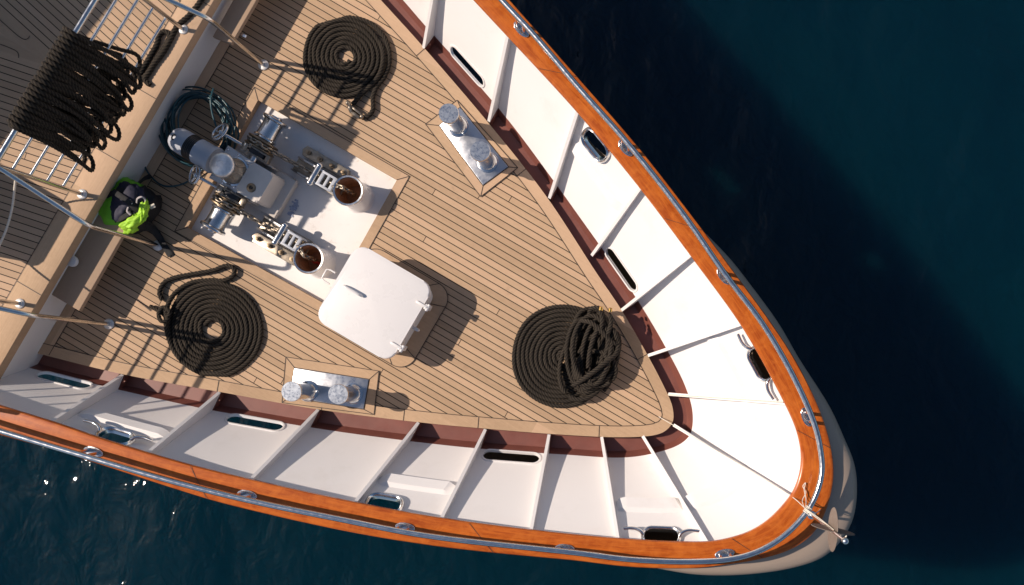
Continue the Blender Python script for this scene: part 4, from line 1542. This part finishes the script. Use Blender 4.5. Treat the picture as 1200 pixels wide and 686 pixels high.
# main shaft, gypsies, drums, brakes on both sides
zs = .15 + zq
mb = MB(); mb.cyl((.02, -.50, zs), (.02, .54, zs), .035, n=20); mb.build('main_shaft', M['steel'], t, smooth=40)
for s in (-1, 1):
    y = lambda w: s * w + W0
    mb = MB()
    for k in range(2):
        w = .275 + .075 * k
        mb.lathe([(.06, -.016), (.128, -.014), (.142, -.006), (.142, .004), (.118, .012), (.06, .014)], (.02, y(w), zs), axis=(0, s, 0), n=36)
    for k in range(6):
        a = 2 * math.pi * k / 6 + .3
        mb.box((.02 + .105 * math.cos(a), y(.312), zs + .105 * math.sin(a)), (.05, .06, .035), Matrix.Rotation(-a, 3, 'Y'), bev=.006)
    mb.cyl((.02, y(.26), zs), (.02, y(.37), zs), .085, n=24)
    mb.build('gypsy', M['bronze'], t, smooth=40)
    mb = MB()
    mb.lathe([(.10, -.02), (.134, -.02), (.134, .02), (.10, .02)], (.02, y(.225), zs), axis=(0, s, 0), n=36)
    br = mb.build('brake_band', M['black_steel'], t, smooth=40)
    mb = MB()
    for w in (.195, .255):
        mb.box((.09, y(w), zs + .09), (.20, .012, .055), Matrix.Rotation(.35, 3, 'Y'), bev=.004)
        mb.cyl((.0, y(w) - .02, zs + .135), (.0, y(w) + .02, zs + .135), .014, n=12)
    mb.box((-.03, y(.225), zs + .142), (.05, .07, .03), bev=.005)
    mb.box((.17, y(.225), zs + .06), (.04, .075, .06), bev=.006)
    mb.build('brake_linkage', M['steel_dirty'], br, smooth=30)
    mb = MB()
    mb.lathe([(.05, .37), (.106, .372), (.108, .386), (.094, .398), (.091, .42), (.089, .47), (.090, .53), (.097, .55), (.114, .560), (.118, .567), (.118, .582), (.106, .588), (.05, .590), (.045, .605), (.0, .606)], (.02, W0, zs), axis=(0, s, 0), n=44)
    mb.build('warping_drum', M['steel'], t, smooth=40)
    # brake screw with hand wheel, leaning aft
    hub = Vector((-.275, y(.225), .33 + zq))
    ax = Vector((-.52, s * .16, .72)).normalized()
    foot = hub - Vector((-.92, 0, .36)).normalized() * .30
    mb = MB(); mb.cyl(foot, hub, .015, n=12); mb.cyl(foot - ax * .02, foot + ax * .10, .024, n=14); scr = mb.build('brake_screw', M['steel'], t, smooth=40)
    a1 = ax.orthogonal().normalized(); a2 = ax.cross(a1)
    mb = MB()
    mb.tube([hub + (a1 * math.cos(k) + a2 * math.sin(k)) * .085 for k in [2 * math.pi * j / 32 for j in range(32)]], .012, n=10, closed=True)
    for j in range(5):
        k = 2 * math.pi * j / 5
        mb.cyl(hub - ax * .02, hub + (a1 * math.cos(k) + a2 * math.sin(k)) * .08, .008, n=8)
    mb.sphere(hub - ax * .01, .024, n=14)
    mb.build('hand_wheel', M['steel'], scr, smooth=60)
    # side plates between the gearbox and the brake
    mb = MB(); mb.box((.05, y(.185), .14), (.34, .016, .20), bev=.005); mb.box((.05, y(.385) - s * .12 + s * .12, .09), (.0, .0, .0)) if False else None
    mb.build('side_plate', M['beige_paint'], t, smooth=30)

# ---- chain stoppers and the chains lying through them
def link_chain(path, name, label, mat, r=0.010, ln=0.078, wd=0.046):
    L_ = plen(path)
    n = int(L_ / (ln - 2 * r - .006))
    pts = resample(path, n + 1)
    mb = MB()
    for k in range(n):
        c_ = (pts[k] + pts[k + 1]) / 2
        d = (pts[k + 1] - pts[k]).normalized()
        sd = d.cross(Vector((0, 0, 1)))
        if sd.length < .1: sd = Vector((1, 0, 0))
        sd.normalize(); upv = sd.cross(d)
        w = (sd * .78 + upv * .62) if k % 2 else (upv * .78 - sd * .62)
        loop = []
        for j in range(20):
            a = 2 * math.pi * j / 20
            x = math.cos(a); y_ = math.sin(a)
            loop.append(c_ + d * (math.copysign(ln / 2 - wd / 2, x) * (1 if abs(x) > .05 else 0) + x * (wd / 2 - r)) + w * (y_ * (wd / 2 - r * .6)))
        mb.tube(loop, r, n=7, closed=True)
    o = mb.build(name, mat, None, smooth=60)
    return o


def wl(u, p, z):
    return WO + RT @ Vector((u, p, z - ZW))


for s, lbl, clbl, pend in ((1, 'chain stopper of bolted steel plates leading to the port chain pipe', 'galvanised anchor chain running over the port gypsy', .375), (-1, 'chain stopper of bolted steel plates leading to the starboard chain pipe', 'galvanised anchor chain running over the starboard gypsy', -.335)):
    y0 = s * .312 + W0
    yS = (.352 if s > 0 else -.285)
    # chain
    path = []
    for a in range(-40, 75, 8):
        an = math.radians(90 - a)
        path.append(wl(.02 + .135 * math.cos(an), y0, .15 + .135 * math.sin(an)))
    path += [wl(.30, y0 + (yS - y0) * .4, .11), wl(.42, y0 + (yS - y0) * .8, .10), wl(.60, yS, .10), wl(.78, yS, .14), wl(.86, lerp(yS, pend, .6), .24), wl(.905, pend, .27), wl(.93, pend, .20), wl(.94, pend, .0)]
    o = link_chain(catmull(path, 5), 'anchor_chain', clbl, M['steel_dirty'])
    tag(o, clbl, 'chain', group='anchor chains')
    # stopper
    b0 = wl(.555, yS, ZW)
    st = thing('chain_stopper', b0, lbl, 'chain stopper', rz=AX, group='chain stoppers ahead of the windlass')
    st.scale = (1.22, 1.12, 1.0)
    mb = MB()
    mb.prism([(-.21, -.065), (.19, -.075), (.24, -.05), (.24, .05), (.19, .075), (-.21, .065)], 0, .05, bev=.006)
    mb.build('bed', M['steel_dirty'], st, smooth=30)
    mb = MB()
    for q in (-1, 1):
        prof = [(-.20, .03), (.20, .03), (.20, .14), (.12, .22), (-.02, .21), (-.12, .17), (-.20, .10)]
        vs_ = [(x, q * .058 + .007, z) for x, z in prof] + [(x, q * .058 - .007, z) for x, z in prof]
        m_ = len(prof)
        mb.add(vs_, [tuple(range(m_)), tuple(range(m_, 2 * m_))[::-1]] + [(i, (i + 1) % m_, m_ + (i + 1) % m_, m_ + i) for i in range(m_)])
    mb.build('cheek', M['steel_worn'], st, smooth=0)
    # outboard foot with four nuts
    mb = MB()
    oy = s * .135
    mb.prism([(-.19, oy - .045), (.17, oy - .045), (.19, oy), (.17, oy + .045), (-.19, oy + .045), (-.21, oy)], .0, .075, bev=.006)
    ft = mb.build('foot', M['steel_dirty'], st, smooth=30)
    for k in range(4):
        mb = MB(); mb.lathe([(.022, 0), (.022, .02), (.012, .021), (.012, .04), (.0, .041)], (-.155 + .103 * k, oy, .074), n=6); mb.build('nut', M['bronze'], ft, smooth=0)
    # cross roller, guillotine bar, slotted block
    mb = MB(); mb.cyl((.02, -.075, .225), (.02, .075, .225), .024, n=18); mb.sphere((.02, -.08, .225), .026, n=12); mb.sphere((.02, .08, .225), .026, n=12)
    mb.build('roller', M['steel'], st, smooth=40)
    mb = MB()
    for x in (.075, .125, .175):
        mb.box((x, 0, .215), (.02 if x == .125 else .026, .125, .03), bev=.004)
    mb.box((.125, -.055, .215), (.11, .02, .034), bev=.004); mb.box((.125, .055, .215), (.11, .02, .034), bev=.004)
    mb.build('guillotine', M['grey_paint'], st, smooth=30)
    mb = MB()
    mb.box((.21, 0, .12), (.06, .10, .10), bev=.008); mb.cyl((.24, -.045, .16), (.24, .045, .16), .02, n=12)
    mb.build('lead_block', M['bronze'], st, smooth=30)

# red painted links hanging in the starboard pipe
pt_ = [wl(.885, -.335, .19), wl(.91, -.34, .13), wl(.94, -.345, .06), wl(.965, -.35, .0), wl(.975, -.35, -.045)]
o = link_chain(catmull(pt_, 5), 'marked_chain', '', M['red'], r=.008, ln=.06, wd=.036)
tag(o, 'short length of red painted chain links inside the starboard chain pipe', 'chain')

# worn stencil smears on the well floor
mb = MB()
for k in range(14):
    q = wl(.475 + hr.uniform(-.02, .02), .055 - .012 * k + hr.uniform(-.006, .006), ZW + .0045)
    a, b = hr.uniform(.010, .035), hr.uniform(.006, .014)
    mb.add([q + RT @ Vector(v_) for v_ in ((-a, -b, .0002 * k), (a, -b * .6, .0002 * k), (a * .8, b, .0002 * k), (-a, b * .7, .0002 * k))], [(0, 1, 2, 3)])
mb.build('paint_smear', M['blue_mark'], yacht, smooth=0)

# ---- jackstaff, anchor ball and its lashings
jx = P(950.5, 603.5, ZC)
t = thing('jackstaff', jx, 'thin upright bow staff topped by a small shiny ball', 'pole')
mb = MB(); mb.cyl((0, 0, -.02), (0, 0, 1.25), .012, .010, n=14); mb.lathe([(.035, 0), (.035, .015), (.016, .03)], (0, 0, .002)); mb.build('staff', M['steel'], t, smooth=40)
mb = MB(); mb.sphere((0, 0, 1.275), .027, n=24); mb.build('ball', M['steel'], t, smooth=90)
bc_ = Vector((jx.x + .02, jx.y, 1.63))
t = thing('anchor_ball', bc_, 'dark day signal of two crossed discs hung at the bow staff', 'signal')
for ang, nm in ((math.radians(86), 'disc'), (math.radians(-12), 'disc')):
    mb = MB()
    d = Vector((math.cos(ang), math.sin(ang), 0)); n_ = Vector((-d.y, d.x, 0))
    mb.lathe([(.0, -.003), (.165, -.003), (.168, 0), (.165, .003), (.0, .003)], (0, 0, 0), axis=n_, n=48)
    mb.build(nm, M['shape'], t, smooth=40)
cords = [[P(772, 488.5, .02), P(800, 505, .14), P(925, 580, 0.82), P(944, 596, 1.07), P(962, 609, 1.36), P(977, 621, 1.71)],
         [P(944, 597, 1.07), P(957, 607, 1.26), P(972, 617, 1.56)],
         [P(943, 596, 1.07), P(940.5, 586, 0.92), P(944.5, 577, 0.89), P(941, 570, 0.88), P(944, 566, 0.88), P(942.5, 574, 0.89), P(944.5, 584, 0.91), P(944, 597, 1.08)],
         [P(944, 597, 1.07), P(950, 602, 1.09), P(957, 601, 1.04), P(961, 597.5, 0.98), P(959, 599.5, 0.96), P(953, 603, 1.01)],
         [P(985, 628, 1.96), P(989, 631, 2.04), P(992, 628, 2.06), P(990, 633, 2.06)]]
for pts in cords:
    pass
mb = MB()
for pts in cords:
    mb.tube(catmull(pts, 8), .0036, n=7)
for k in range(5):
    q = tube_l[near_index(tube_l, P(944, 598, ZC + 0.18))] + Vector((0, 0, 0))
    d = nrm(tube_l, near_index(tube_l, P(944, 598, ZC + 0.18))); tt = Vector((-d.y, d.x, 0))
    mb.tube([q + tt * (.012 * (k - 2)) + (d * math.cos(a) + Vector((0, 0, 1)) * math.sin(a)) * .029 for a in [2 * math.pi * j / 14 for j in range(14)]], .0042, n=6, closed=True)
o = mb.build('signal_halyard', M['cord'], None, smooth=60)
tag(o, 'thin pale line from the deck tip to the bow staff, tied round the rail', 'rope')
o = MB(); o.tube(catmull([P(783, 462.5, .015), P(850, 467, .42), P(918, 471.5, ZC - 0.05)], 8), .005, n=7)
o = o.build('stay_line', M['cord'], None, smooth=60)
tag(o, 'thin pale line along the rib just to port of the stem', 'rope')

# ---- off to port of the railing: box added to cast a rounded shadow on the raised deck, just outside the picture
a, b = P(-32, 225, ZR), P(-58, 291, ZR)
cc = (a + b) / 2 - U * 0.5
t = thing('unseen_shadow_box', (cc.x, cc.y, ZR), 'unseen white box added to shade the raised deck aft of the railing', 'shadow caster', rz=AX)
mb = MB(); mb.prism(rrect(.5, .30, .07), .004, .76, bev=.01); mb.build('body', M['white_clean'], t, smooth=40)
mb = MB(); mb.prism(rrect(.52, .32, .08), .762, .82, bev=.015); mb.build('lid', M['white_clean'], t, smooth=40)
